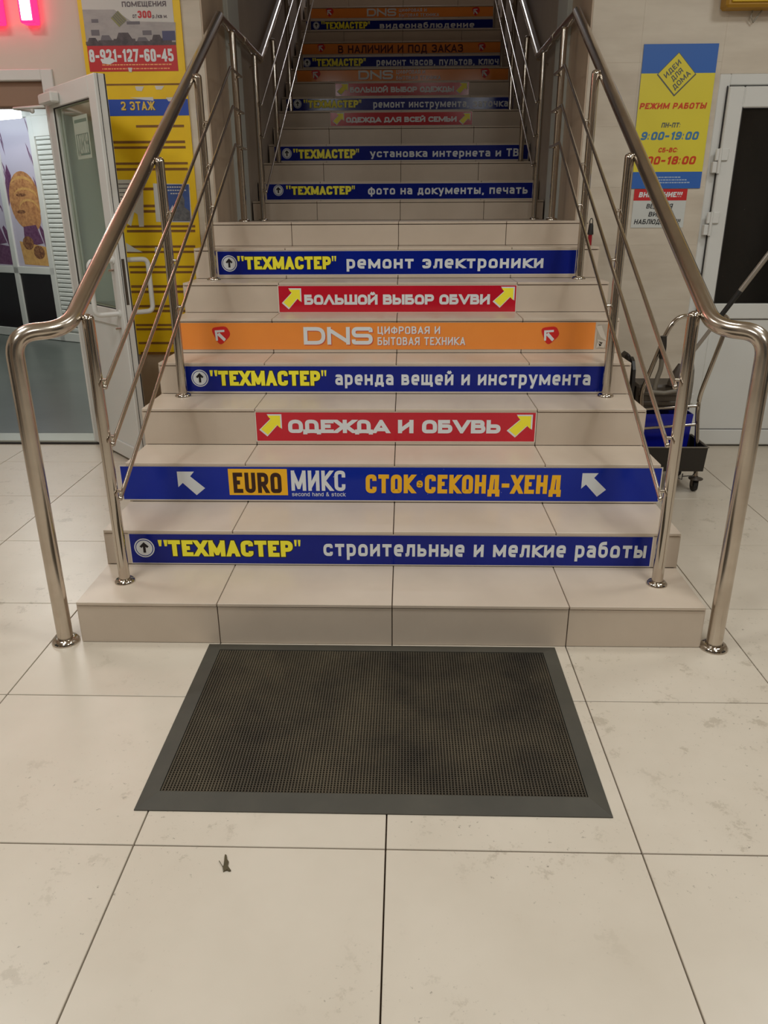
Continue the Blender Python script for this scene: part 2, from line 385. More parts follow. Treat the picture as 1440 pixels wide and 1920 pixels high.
def put_text(mb, pl, s, x0, x1, zb, h, k, mi=0, mono=None, rot=None, **kw):
    polys, W = text_polys(s, **kw); sx = (x1-x0)/W
    for p in polys:
        pts = []
        for a, b, j in p:
            X, Z = x0+a*sx, zb+b*h
            if rot:
                c, sn = math.cos(rot[2]), math.sin(rot[2]); dx, dz = X-rot[0], Z-rot[1]
                X, Z = rot[0]+dx*c-dz*sn, rot[1]+dx*sn+dz*c
            pts.append(pl.p(X, Z, k+j*.00002))
        mb.add(pts, [tuple(range(len(pts)))], mi)
def put_poly(mb, pl, pts, k, mi=0):
    mb.add([pl.p(a, b, k) for a, b in pts], [tuple(range(len(pts)))], mi)
def put_rect(mb, pl, x0, z0, x1, z1, k, mi=0): put_poly(mb, pl, [(x0, z0), (x1, z0), (x1, z1), (x0, z1)], k, mi)
def put_disc(mb, pl, cx, cz, r, k, mi=0, n=28, rx=None): put_poly(mb, pl, [(cx+(rx or r)*math.cos(2*math.pi*i/n), cz+r*math.sin(2*math.pi*i/n)) for i in range(n)], k, mi)
def sheet(name, pl, x0, z0, x1, z1, mat, parent, th=.0012, k=0.):
    mb = MB(); b = [pl.p(x0, z0, k), pl.p(x1, z0, k), pl.p(x1, z0, k+th), pl.p(x0, z0, k+th)]
    t = [pl.p(x0, z1, k), pl.p(x1, z1, k), pl.p(x1, z1, k+th), pl.p(x0, z1, k+th)]
    mb.hexa(b, t); return mb.build(name, mat, parent)

# ================================================================== THE SETTING
YW = 2.5                      # front wall plane
FY0 = -0.3187                 # a cross joint of the floor tiles
SX0, SX1 = -1.075, 1.035      # sides of the stair opening
fl = MB().box((-4.6, -5.2, -.06), (4.6, YW+.02, -.012)).build('floor', M_GROUT); tag(fl, kind='structure')
tile_me = {}
for ix in range(-7, 7):
    for iy in range(-8, 6):
        x0, x1 = ix*.6, ix*.6+.6; y0, y1 = FY0+iy*.6, FY0+iy*.6+.6
        if y0 > YW: continue
        if iy < -4 and abs(ix+.5) > 5: continue
        y1 = min(y1, YW)
        key = round(y1-y0, 3)
        if key not in tile_me:
            o = MB().box((.0018, .0018, -.012), (.5982, key-.0018, 0), bev=.0012).build('tile', M_FTILE, fl); tile_me[key] = o
        else:
            o = tile_me[key].copy(); COL.objects.link(o); o.parent = fl
        o.location = (x0, y0, 0)
def wall(name, *boxes, mat=M_WALL):
    mb = MB()
    for a, b in boxes: mb.box(a, b)
    return tag(mb.build(name, mat), kind='structure')
DL0, DL1, DLT = -3.35, -1.93, 2.10          # left doorway
DR0, DR1, DRT = 1.752, 2.72, 2.10           # right doorway
wf = wall('wall_front', ((-4.6, YW, 0), (DL0, YW+.3, CEIL)), ((DL0, YW, DLT+.055), (DL1, YW+.3, CEIL)), ((DL1, YW, 0), (SX0, YW+.25, CEIL)),
     ((SX0, YW, 3.12), (SX1, YW+.25, CEIL)), ((SX1, YW, 0), (DR0, YW+.25, CEIL)), ((DR0, YW, DRT), (DR1, YW+.25, CEIL)), ((DR1, YW, 0), (4.6, YW+.25, CEIL)))
wall('wall_left', ((-4.7, -5.2, 0), (-4.6, YW+.3, CEIL)))
wall('wall_right', ((4.6, -5.2, 0), (4.7, YW+.3, CEIL)))
wall('wall_back', ((-4.7, -5.3, 0), (4.7, -5.2, CEIL)), mat=P('wall_back_paint', (150, 132, 114), .6))
wall('ceiling', ((-4.7, -5.3, CEIL), (4.7, YW+.3, CEIL+.1)), mat=M_CEIL)
for i, (a, b) in enumerate((((-1.7, -5.2, 0), (1.7, -5.17, 2.5)), ((-4.6, -3.6, 0), (-4.57, -.6, 2.4)), ((4.57, -3.2, 0), (4.6, -.4, 2.4)))):  # unseen dark glazing, added so the steel has something dark to reflect
    wn = MB().box(a, b).build('added_glazing_%d' % (i+1), M_DGLASS); tag(wn, kind='structure')
    ax = 0 if i == 0 else 1; n_ = 4
    for j in range(n_+1):
        c0 = a[ax]+(b[ax]-a[ax])*j/n_
        if i == 0: MB().box((c0-.035, -5.17, 0), (c0+.035, -5.13, 2.5)).build('added_glazing_bar', M_PVC, wn)
        else:
            xx = -4.57 if i == 1 else 4.53
            MB().box((xx, c0-.035, 0), (xx+.04, c0+.035, 2.4)).build('added_glazing_bar', M_PVC, wn)
# marble slabs on the front wall, with their joints
def slab(x0, x1, z0, z1, mat=M_MARB):
    MB().box((x0+.0001, YW-.010, z0+.0001), (x1-.0001, YW, z1-.0001), bev=.0005).build('wall_tile', mat, wf)
zs = [.0, .28, .593, .906, 1.219, 1.532, 1.845, 2.158, 2.471, 2.784, 3.097, CEIL]
for a, b in zip(zs, zs[1:]):
    slab(SX1, 1.308, a, b); slab(1.308, DR0, a, b)
    slab(-1.19, SX0, a, b)
    if b < .95: slab(-1.56, -1.19, a, b, M_MARB2); slab(-1.93, -1.56, a, b, M_MARB2)
for x0, x1 in ((DR0, 2.3), (2.3, DR1)):
    for a, b in ((DRT, 2.471), (2.471, 2.784), (2.784, 3.097)): slab(x0, x1, a, b)
# stairwell
wall('wall_stair_left', ((SX0-.12, YW+.25, 0), (SX0, 10.5, 8.2)), mat=M_SWALL)
wall('wall_stair_right', ((SX1, YW+.25, 0), (SX1+.12, 10.5, 8.2)), mat=M_SWALL)
wall('wall_stair_end', ((SX0-.12, 10.5, 0), (SX1+.12, 10.6, 8.2)), mat=M_SWALL)
mb = MB(); mb.hexa([(SX0-.12, YW+.2, 3.4), (SX1+.12, YW+.2, 3.4), (SX1+.12, 7.6, 6.3), (SX0-.12, 7.6, 6.3)],
                   [(SX0-.12, YW+.2, 3.5), (SX1+.12, YW+.2, 3.5), (SX1+.12, 7.6, 6.4), (SX0-.12, 7.6, 6.4)])
mb.box((SX0-.12, 7.6, 6.3), (SX1+.12, 10.6, 6.4)); tag(mb.build('ceiling_stairwell', M_SWALL), kind='structure')
# marble cheeks of the opening, pale jamb strips behind them
for side, X, s in ((1, SX0, 1), (2, SX1, -1)):
    mb = MB().box((X, YW-.008, 1.35), (X+s*.008, 3.06, 3.12)); tag(mb.build('trim_%d' % side, M_MARB2), kind='structure')
    mb = MB().box((X, 3.06, 1.35), (X+s*.035, 3.40, 3.9), bev=.004)
    mb.box((X, 3.055, 1.35), (X+s*.012, 3.062, 3.9))
    tag(mb.build('trim_%d' % (side+2), M_PALE), kind='structure')

# ================================================================== STAIRCASE
YR = [0.0, 0.3072, 0.6116, 0.8738, 1.164, 1.4302, 1.6916, 1.9643, 2.2476]
ZR = [0.0, 0.1574, 0.2988, 0.4655, 0.6252, 0.7677, 0.9292, 1.0753, 1.2302, 1.3560]
LAND = 1.363; D2 = .2825
ZU = [1.486, 1.625, 1.769, 1.921, 2.070, 2.222, 2.365, 2.522, 2.672, 2.826, 2.990, 3.145, 3.298, 3.471, 3.62, 3.77, 3.92]
steps = []                     # (front Y, back Y, z below, z top, x0, x1)
for n in range(9):
    yb = YR[n+1] if n < 8 else YR[8]+LAND
    hl = -1.088; hr = 1.058
    steps.append((YR[n], yb, ZR[n], ZR[n+1], hl, hr))
Y10 = YR[8]+LAND
for n, z in enumerate(ZU):
    yb = Y10+(n+1)*D2 if n < len(ZU)-1 else 10.5
    steps.append((Y10+n*D2, yb, ZR[9] if n == 0 else ZU[n-1], z, SX0+.01, SX1-.01))
stairs = empty('staircase', 'beige tiled staircase rising between two steel handrails', 'staircase')
TT = .012
for i, (ya, yb, z0, z1, xa, xb) in enumerate(steps):
    mb = MB()
    if i == 8:
        mb.box((xa+.006, ya+.008, 0), (xb-.006, YW-.015, z1-TT)); mb.box((SX0+.012, YW-.02, 0), (SX1-.012, yb+.02, z1-TT))
    else:
        mb.box((xa+.006, ya+.008, 0 if i < 10 else z0-.35), (xb-.006, min(yb+.02, 10.48), z1-TT))
    st = mb.build('step', M_GROUT, stairs)
    xs = [xa]+[v for v in (-.6, 0, .6) if xa+.05 < v < xb-.05]+[xb]
    g = .0016; land = i == 8
    ye = yb if not land else 3.62
    if i == len(steps)-1: ye = 8.6
    cuts = [ya-.005, ye-.001]
    if land: cuts = [ya-.005, YW-.014, 3.06, ye-.001]
    for a, b in zip(xs, xs[1:]):
        for y0, y1 in zip(cuts, cuts[1:]):
            a_, b_ = (max(a, SX0+.01), min(b, SX1-.01)) if land and y0 > 2.4 else (a, b)
            MB().box((a_+g, y0+(0 if y0 == cuts[0] else g), z1-TT), (b_-g, y1, z1), bev=.0015).build('tread_tile', M_STILE, st)
        MB().box((a+g, ya-.001, z0+.0015), (b-g, ya+.009, z1-TT-.0035), bev=.001).build('riser_tile', M_STILE, st)
    if i < 9:
        for X, s in ((xa, 1), (xb, -1)):
            MB().box((X-s*.001, ya+.002, (0 if i == 0 else .0)+.001), (X+s*.008, min(yb, YW-.012)-.002, z1-TT-.002)).build('side_tile', M_STILE, st)

# ================================================================== RISER STICKERS
GRP = 'advertising stickers on the stair risers'
def riser_plane(n):           # n = riser number, 1 based; plane 1 mm in front of the riser tile
    s = steps[n-1]; return Plane((0, s[0]-.0014, 0)), s
class Stk:
    def __init__(s, n, box, mat, label, edge=True):
        s.pl, st = riser_plane(n); s.y = st[0]-.0014
        x0, y0, x1, y1 = box; ym = (y0+y1)/2; xm = (x0+x1)/2
        s.x0, s.x1 = s.X(x0, ym), s.X(x1, ym); s.z1, s.z0 = s.Z(xm, y0), s.Z(xm, y1)
        s.z1 = min(s.z1, st[3]-TT-.004); s.z0 = max(s.z0, st[2]+.002)
        s.root = empty('step_sticker', label, 'sticker', GRP, mat=Matrix.Translation(Vector(((s.x0+s.x1)/2, s.y, s.z0))))
        s.inv = Vector(s.root.location); s.pl.o = Vector((0, s.y, 0))-s.inv
        if edge:
            sheet('vinyl_edge', s.pl, s.x0-.0045, s.z0-.0045, s.x1+.0045, s.z1+.0045, M_WEDGE, s.root, .0006)
        sheet('vinyl_sheet', s.pl, s.x0, s.z0, s.x1, s.z1, mat, s.root, .0006, .0006)
    def X(s, px, py): return at(px, py, y=s.y).x
    def Z(s, px, py): return at(px, py, y=s.y).z
    def text(s, mb, txt, x0, x1, ybase, ytop, mi, k=.0018, low=False, **kw):
        xm = (x0+x1)/2; zb, zt = s.Z(xm, ybase), s.Z(xm, ytop); h = (zt-zb)/(XH if low else 1)
        put_text(mb, s.pl, txt, s.X(x0, ybase), s.X(x1, ybase), zb, h, k, mi, **kw)
def badge_up(S, px, py, rpx):
    mb = MB(); r = S.X(px+rpx, py)-S.X(px, py); cx, cz = S.X(px, py), S.Z(px, py)
    put_disc(mb, S.pl, cx, cz, r, .0018, 0); put_disc(mb, S.pl, cx, cz, r*.88, .0021, 1); put_disc(mb, S.pl, cx, cz, r*.80, .0024, 0)
    t = r*.13
    put_rect(mb, S.pl, cx-t, cz-r*.5, cx+t, cz+r*.42, .0027, 2)
    put_poly(mb, S.pl, [(cx, cz+r*.62), (cx-r*.45, cz+r*.17), (cx-r*.28, cz+r*.0), (cx, cz+r*.28), (cx+r*.28, cz+r*.0), (cx+r*.45, cz+r*.17)][::-1], .0030, 2)
    mb.build('arrow_badge', [M_WHITE, M_BLUE, M_BLACK], S.root)
IMP = dict(t=.25, wf=.42, gap=.075, rnd=.2)
DIN = dict(t=.195, wf=.5, gap=.17, rnd=.4)
def tech(n, box, bx, yel, white, label, wtext):
    """blue sticker: bx=(px,py,r) badge; yel=(x0,x1,ybase,ytop) of the quoted name; white=(x0,x1,ybase,yx)"""
    S = Stk(n, box, M_BLUE, label); badge_up(S, *bx)
    x0, x1, yb, yt = yel; mb = MB()
    S.text(mb, 'ТЕХМАСТЕР', x0, x1, yb, yt, 0, .0013, e=.045, **IMP)
    S.text(mb, 'ТЕХМАСТЕР', x0, x1, yb, yt, 1, .0020, **IMP)
    q = (x1-x0)*.055
    for a, b in ((x0-q*1.75, x0-q*.25), (x1+q*.1, x1+q*1.1)):
        hh = (yb-yt)*.36
        for u in (a, a+(b-a)*.55):
            X0, X1 = S.X(u, yt), S.X(u+(b-a)*.4, yt); Z1, Z0 = S.Z(u, yt-1), S.Z(u, yt+hh)
            put_poly(mb, S.pl, [(X0+(X1-X0)*.22, Z0), (X1-(X1-X0)*.22, Z0), (X1, Z1), (X0, Z1)], .0020, 1)
    mb.build('brand_lettering', [M_BLACK, M_YEL], S.root)
    mb = MB(); x0, x1, yb, yt = white; S.text(mb, wtext, x0, x1, yb, yt, 0, .0020, low=True, **DIN)
    mb.build('lettering', M_WHITE, S.root); return S
def diag_arrow(mb, S, x0, y0, x1, y1, mi, k, flip=False, grow=0.):
    """fat arrow in the pixel box, pointing to the upper right (or upper left)"""
    A, B = (S.X(x0, (y0+y1)/2), S.Z((x0+x1)/2, y1)), (S.X(x1, (y0+y1)/2), S.Z((x0+x1)/2, y0))
    W, H = B[0]-A[0], B[1]-A[1]
    pts = [(1, 1), (.36, 1), (.52, .80), (0, .30), (.34, 0), (.82, .52), (1, .34)]
    c = (.55, .55); out = []
    for a, b in pts:
        a, b = a+(a-c[0])*grow, b+(b-c[1])*grow
        if flip: a = 1-a
        out.append((A[0]+W*a, A[1]+H*b))
    # split into head and shaft so every polygon is convex
    h = [out[0], out[1], out[6]]; s = [out[2], out[3], out[4], out[5]]
    for q in (h, s, [out[1], out[2], out[5], out[6]]):
        put_poly(mb, S.pl, q, k, mi)
def red(n, box, txt, t, al, ar, label):
    S = Stk(n, box, M_RED, label); mb = MB()
    S.text(mb, txt, *t, 0, t_=0) if False else S.text(mb, txt, t[0], t[1], t[2], t[3], 0, .0020, t=.27, wf=.7, gap=.06, rnd=.34, G=WIDE)
    mb.build('lettering', M_WHITE, S.root)
    for q in (al, ar):
        mb = MB(); diag_arrow(mb, S, *q, 0, .0017, grow=.16); diag_arrow(mb, S, *q, 1, .0021)
        mb.build('arrow', [M_WHITE, M_YEL], S.root)
    return S
def shield(S, px, py, r):
    mb = MB(); u = S.X(px+r, py)-S.X(px, py); cx, cz = S.X(px, py), S.Z(px, py)
    out = []
    cor = [(-1.0, .78), (.62, .98), (1.05, .1), (-.15, -1.02)]; n = len(cor)
    for i in range(n):
        p, a, b = Vector(cor[i]), Vector(cor[i-1]), Vector(cor[(i+1) % n])
        for t in (0, .25, .5, .75, 1):
            q = (p+(a-p)*.32)*(1-t)**2+p*2*t*(1-t)+(p+(b-p)*.32)*t*t; out.append((cx+q.x*u, cz+q.y*u))
    put_poly(mb, S.pl, out[::-1], .0018, 0)
    w_ = .2*u
    put_poly(mb, S.pl, [(cx-.55*u, cz+.55*u), (cx+.4*u, cz+.6*u), (cx+.4*u, cz+.6*u-w_), (cx-.55*u+w_, cz+.55*u-w_)][::-1], .0022, 1)
    put_poly(mb, S.pl, [(cx-.55*u, cz+.55*u), (cx-.55*u+w_*1.2, cz+.55*u-w_), (cx-.5*u+w_, cz-.45*u), (cx-.5*u, cz-.45*u)][::-1], .0022, 1)
    put_poly(mb, S.pl, [(cx-.35*u, cz+.12*u), (cx-.12*u, cz+.35*u), (cx+.5*u, cz-.3*u), (cx+.3*u, cz-.52*u)][::-1], .0023, 1)
    mb.build('arrow_badge', [M_REDB, M_WHITE], S.root)
M_PINK = P('letter_shadow_print', (206, 84, 60), .4)
def dns(n, box, d, l1, l2, sh, label):
    S = Stk(n, box, M_ORG, label, edge=False)
    for q in sh: shield(S, *q)
    for k_, mi, off in ((.0015, 0, 1.5), (.0019, 1, 0)):
        mb = MB(); s_ = (d[1]-d[0])/128*off
        S.text(mb, 'DNS', d[0]+s_, d[1]+s_, d[2]+s_, d[3]+s_, 0, k_, t=.21, wf=.98, gap=.10, rnd=.42)
        mb.build('logo_lettering' if mi else 'logo_shadow', M_WHITE if mi else M_PINK, S.root); mb = MB()
        for (tx, a) in zip(('ЦИФРОВАЯ И', 'БЫТОВАЯ ТЕХНИКА'), (l1, l2)):
            S.text(mb, tx, a[0]+s_*.6, a[1]+s_*.6, a[2]+s_*.6, a[3]+s_*.6, 0, k_, t=.17, wf=.5, gap=.16, rnd=.4)
        mb.build('lettering' if mi else 'lettering_shadow', M_WHITE if mi else M_PINK, S.root)
    return S
tech(2, (246, 1004, 1221, 1058), (271, 1027, 19), (318, 550, 1043, 1013), (607, 1210, 1044, 1021),
     'lowest blue riser sticker, on the second step, about building and small jobs', 'строительные и мелкие работы')
# the second-hand store sticker with two white arrows
S = Stk(3, (229, 870, 1238, 938), M_BLUEW, 'worn blue sticker with black and gold letters and two white arrows on the third riser')
for q in ((334, 884, 384, 928), (1090, 887, 1137, 931)):
    mb = MB(); diag_arrow(mb, S, *q, 0, .002, flip=True); mb.build('arrow', M_WHITE, S.root)
mb = MB(); put_rect(mb, S.pl, S.X(429, 903), S.Z(485, 928), S.X(539, 903), S.Z(485, 879), .0018, 0); 
S.text(mb, 'EURO', 439, 529, 924, 886, 1, .0022, t=.2, wf=.36, gap=.11, rnd=.2)
mb.build('logo_plate', [M_GOLD, M_BROWN], S.root)
mb = MB(); S.text(mb, 'МИКС', 547, 648, 920, 882, 0, .002, t=.17, wf=.36, gap=.1, rnd=.2); S.text(mb, 'second hand & stock', 548, 648, 930, 924.5, 0, .002, low=True, t=.13, wf=.5, gap=.16, rnd=.4)
mb.build('lettering', M_WHITE, S.root)
mb = MB(); S.text(mb, 'СТОК•СЕКОНД-ХЕНД', 686, 1051, 925, 890, 0, .002, t=.22, wf=.36, gap=.1, rnd=.2); mb.build('gold_lettering', M_GOLD, S.root)
red(4, (481, 773, 1003, 827), 'ОДЕЖДА И ОБУВЬ', (541, 938, 812, 787), (489, 779, 526, 815), (954, 780, 995, 817), 'wide red sticker for clothes and shoes on the fourth riser')
tech(5, (349, 685, 1137, 734), (375, 709, 16), (411, 601, 723, 695), (629, 1106, 722, 702), 'blue riser sticker about renting things and tools', 'аренда вещей и инструмента')
dns(6, (341, 605, 1115, 655), (570, 699, 646, 613), (708, 825, 626, 612), (708, 872, 647, 632), ((414, 630, 19), (1030, 630, 19)), 'largest orange sticker, on the sixth riser above the blue one')
red(7, (523, 535, 967, 585), 'БОЛЬШОЙ ВЫБОР ОБУВИ', (571, 918, 571, 552), (531, 543, 563, 577), (927, 540, 962, 574), 'red sticker about a big choice of shoes, above the largest orange one')
So = Stk(6, (1119, 608, 1139, 653), P('torn_backing', (178, 166, 150), .6), 'torn paper remnant at the right end of the sixth riser', edge=False)
mb = MB()
for pts in ([(1117, 612), (1128, 610), (1138, 640), (1126, 632)], [(1120, 636), (1136, 640), (1132, 652), (1124, 650)], [(1117, 653), (1128, 647), (1120, 642)]):
    put_poly(mb, So.pl, [(So.X(*q), So.Z(*q)) for q in pts][::-1], .0018, 0)
put_poly(mb, So.pl, [(So.X(*q), So.Z(*q)) for q in ((1122, 640), (1130, 642), (1127, 646))][::-1], .0022, 1)
mb.build('torn_paper', [P('torn_white', (206, 196, 182), .6), M_GREYP2], So.root)
tech(8, (409, 470, 1079, 514), (430, 494, 14.5), (460, 621, 505, 481), (650, 1018, 503, 485), 'blue riser sticker about electronics repair just below the landing', 'ремонт электроники')
tech(11, (500, 344, 998, 373), (522, 357, 9.5), (547, 659, 365, 349), (690, 989, 364, 352), 'blue riser sticker about photos and printing, lowest of the upper flight', 'фото на документы, печать')
tech(13, (515, 273, 990, 300), (538, 288, 9), (560, 667, 297, 280), (694, 972, 294, 283), 'blue riser sticker about internet and television, one plain riser above the photo one', 'установка интернета и ТВ')
red(15, (620, 209, 885, 235), 'ОДЕЖДА ДЛЯ ВСЕЙ СЕМЬИ', (649, 856, 229, 219), (625, 213, 644, 233), (862, 213, 881, 232), 'lower red sticker of the upper flight, about family clothes')
tech(16, (537, 182, 962, 206), (558, 195, 7.5), (578, 672, 202, 188), (700, 952, 201, 190.5), 'blue riser sticker about tool repair, between the two upper red ones', 'ремонт инструмента, заточка')
red(17, (629, 153.5, 879, 179), 'БОЛЬШОЙ ВЫБОР ОДЕЖДЫ', (656, 851, 173, 162.5), (633, 158, 652, 177), (856, 156, 875, 175), 'upper red sticker of the upper flight, about a choice of clothes')
dns(18, (557, 128, 953, 151.5), (672, 737, 149, 132), (743, 797, 138.5, 131), (743, 826, 149, 142), ((592, 141, 9.5), (909, 138, 9.5)), 'orange riser sticker directly above the upper red one')
tech(19, (569, 104, 940, 124), (576, 118, 6.5), (594, 681, 124, 110), (706, 944, 122, 111.5), 'blue riser sticker about watches, remotes and keys', 'ремонт часов, пультов, ключи')
S = Stk(20, (566, 77.5, 941, 100), M_ORG, 'orange riser sticker with dark red lettering instead of white', edge=False)
for q in ((602, 91, 8), (903, 89, 8)): shield(S, *q)
mb = MB(); S.text(mb, 'В НАЛИЧИИ И ПОД ЗАКАЗ', 634, 868, 99, 84, 0, .002, t=.19, wf=.62, gap=.16, rnd=.3); mb.build('lettering', M_MAROON, S.root)
tech(22, (574, 36, 925, 54), (593, 48, 6), (610, 689, 54, 41), (712, 889, 52.5, 44), 'topmost blue riser sticker, about video cameras', 'видеонаблюдение')
dns(23, (583, 12, 925, 32.5), (688, 743, 30.5, 16), (748, 800, 22, 16), (748, 823, 31, 25), ((618, 24, 8), (892, 22, 8)), 'topmost orange riser sticker at the upper edge of the stairs')

# ================================================================== HANDRAILS
RS = .5405
def rail_z(Y): return 1.583+RS*(Y-1.101)
def make_rail(s, xr, xp, xrod, ybase, label, zrods_low, zrods_up, xfoot):
    root = empty('handrail', label, 'handrail', 'stair handrails', mat=Matrix.Translation(Vector((xp, 0, 0))))
    ox = xp
    def loc(p): return (p[0]-ox, p[1], p[2])
    zl = 1.066
    yc = 1.101+(2.436-1.583)/RS
    pts = [(xfoot, 0, 0.004), (xfoot, 0, zl), (xr, .095, zl), (xr, yc, 2.436)]
    a = round_path([Vector(loc(p)) for p in pts[:3]]+[Vector(loc(pts[3]))], .075, 9)
    mb = MB().tube(a, .0265, 22)
    mb.tube([loc((xr, yc-.01, 2.432)), loc((xr, 3.975, 2.441))], .0262, 20)
    mb.tube([loc((xr, 3.965, 2.432)), loc((xr, 3.965+4.6, 2.432+4.6*RS))], .0265, 20)
    mb.build('rail', M_STEEL_R, root)
    MB().lathe(loc((xfoot, 0, 0)), [(.047, 0), (.047, .006), (.040, .016), (.029, .018)], 24).build('floor_flange', M_STEEL, root)
    posts = [(ybase[0], ZR[1]), (ybase[1], ZR[4]), (ybase[2], ZR[7]), (ybase[3], ZR[9]), (ybase[4], ZR[9])]
    for n in (2, 5, 8, 11): posts.append((Y10+(n+.62)*D2, ZU[n]))
    for i, (Y, z) in enumerate(posts):
        zt = (rail_z(Y) if i < 3 else 2.436 if i < 5 else 2.432+(Y-3.965)*RS)
        top = zt+.012 if i < 3 else zt-.06 if i < 5 else zt-.02
        mb = MB().tube([loc((xp, Y, z+.001)), loc((xp, Y, top))], .0195, 18)
        mb.lathe(loc((xp, Y, top)), [(.0195, 0), (.0185, .008), (.012, .015), (.003, .018)], 16)
        mb.tube([loc((xp, Y, top+.004)), loc(((xp+xr)/2, Y, top+.012)), loc((xr, Y, zt))], .006, 8)
        po = mb.build('post', M_STEEL, root)
        MB().lathe(loc((xp, Y, z)), [(.036, 0), (.036, .005), (.030, .012), (.021, .014)], 22).build('flange', M_STEEL, po)
    # infill rods, clamped on the inner side of the posts
    for zl_, dz in zip(zrods_low, (0, 0, 0)):
        y0 = ybase[0]-.03; y1 = 2.50
        z0 = zl_; zz = lambda Y: z0+RS*(Y-ybase[0])*1.0
        mb = MB().tube([loc((xrod, y0, zz(y0))), loc((xrod, y1, zz(y1))), ], .0075, 12)
        mb.tube([loc((xrod, y1-.004, zz(y1)-.003)), loc((xrod-s*.0, y1+.30, zz(y1)-.003))], .0072, 12)
        rd = mb.build('rod', M_STEEL_R, root)
        mb = MB()
        for Y in ybase[:3]:
            mb.tube([loc((xrod, Y, zz(Y))), loc((xp, Y, zz(Y)))], .0062, 8)
        mb.tube([loc((xrod, ybase[3], zz(y1)-.003)), loc((xp, ybase[3], zz(y1)-.003))], .0062, 8)
        mb.ball(loc((xrod, y0, zz(y0))), .009)
        mb.build('clamp', M_STEEL, rd)
    for z0 in zrods_up:
        y0 = ybase[4]-.04; zz = lambda Y: z0+RS*(Y-y0)
        rd = MB().tube([loc((xrod, y0, zz(y0))), loc((xrod, 8.5, zz(8.5)))], .0072, 10).build('rod', M_STEEL_R, root)
        mb = MB().tube([loc((xrod, y0, zz(y0))), loc((xp, ybase[4], zz(ybase[4])))], .0062, 8).ball(loc((xrod, y0, zz(y0))), .009)
        for Y, _ in posts[5:]: mb.tube([loc((xrod, Y, zz(Y))), loc((xp, Y, zz(Y)))], .0062, 8)
        mb.build('clamp', M_STEEL, rd)
    # wall brackets and the joint sleeve on the level part
    xw = SX0+.034 if s < 0 else SX1-.034
    mb = MB().tube([loc((xr, 3.02, 2.44)), loc((xr, 3.02, 2.36)), loc((xw-s*.0, 3.02, 2.36))], .008, 10)
    mb.build('wall_bracket', M_STEEL, root)
    mb = MB().tube([loc((xr, 3.86, 2.44)), loc((xr, 3.86, 2.37)), loc((xw+s*.034, 3.86, 2.37))], .008, 10); mb.build('wall_bracket', M_STEEL, root)
    MB().tube([loc((xr, 3.30, 2.4385)), loc((xr, 3.36, 2.4385))], .0300, 20).build('sleeve', M_STEEL, root)
    return root
make_rail(-1, -1.015, -.972, -.935, (.160, 1.112, 1.88, 2.80, 3.50), 'polished steel handrail along the left side of the stairs',
          (.892, .700, .506), (2.085, 1.885, 1.545), -1.146)
make_rail(1, .985, .944, .905, (.170, 1.118, 1.88, 2.80, 3.50), 'polished steel handrail along the right side of the stairs',
          (.892, .698, .510), (2.085, 1.880, 1.700), 1.105)

# ================================================================== DOORMAT
mx0, mx1, my0, my1 = -.636, .560, -.808, -.012
mat_root = empty('doormat', 'dark ribbed rubber doormat lying at the foot of the stairs', 'doormat', mat=Matrix.Translation(Vector((0, -.41, 0))))
dy = .41
b = .048; h = .011
mb = MB()
O = [(mx0, my0+dy), (mx1, my0+dy), (mx1, my1+dy), (mx0, my1+dy)]
I = [(mx0+b, my0+dy+b+.012), (mx1-b, my0+dy+b+.012), (mx1-b, my1+dy-b), (mx0+b, my1+dy-b)]
vs = [(x, y, .0005) for x, y in O]+[(x, y, .003) for x, y in O]+[(x, y, h) for x, y in I]+[(x, y, .0005) for x, y in I]
fs = []
for i in range(4):
    j = (i+1) % 4; fs += [(i, j, 4+j, 4+i), (4+i, 4+j, 8+j, 8+i), (8+i, 8+j, 12+j, 12+i)]
mb.add(vs, fs).build('rubber_border', M_MATB, mat_root)
MB().box((I[0][0], I[0][1], .001), (I[1][0], I[2][1], .004)).build('mat_base', M_MATF, mat_root)
mb = MB(); nx = 132
for i in range(nx):
    x = I[0][0]+(i+.5)*(I[1][0]-I[0][0])/nx; mb.box((x-.0016, I[0][1]+.002, .004), (x+.0016, I[2][1]-.002, .0098))
ny = 84
for j in range(ny):
    y = I[0][1]+(j+.5)*(I[2][1]-I[0][1])/ny; mb.box((I[0][0]+.002, y-.001, .004), (I[1][0]-.002, y+.001, .0078))
tag(mb.build('mat_ribs', M_MATR, mat_root), kind='stuff')

# scrap of leaf on the floor
c = at(424, 1621, z=0)
root = empty('leaf_scrap', 'small dark dry scrap lying on the floor tile below the doormat', 'debris', mat=Matrix.Translation(c))
def fpx(px, py, zz=.004): q = at(px, py, z=0)-c; return Vector((q.x, q.y, zz))
ol = [(422, 1604), (425, 1605), (426, 1614), (429, 1617), (428, 1621), (427, 1625), (430, 1629), (433, 1634), (430, 1635), (426, 1633), (422, 1634), (419, 1636), (418, 1628), (420, 1625), (421, 1612)]
mb = MB(); n = len(ol)
top = [fpx(x, y, .003+.004*random.random()) for x, y in ol]; bot = [Vector((v.x, v.y, .0008)) for v in top]
mb.add(top+bot, [(7, 8, 9), (6, 7, 9, 10), (5, 6, 10, 11), (5, 11, 12), (4, 5, 12, 13), (3, 4, 13), (2, 3, 13, 14), (0, 1, 2, 14)]+[(i, (i+1) % n, n+(i+1) % n, n+i) for i in range(n)])
mb.build('blade', M_LEAF, root)
MB().tube([fpx(411, 1615, .002), fpx(414, 1621, .004), fpx(418, 1627, .002)], .0007, 5).build('stalk', M_LEAF, root)

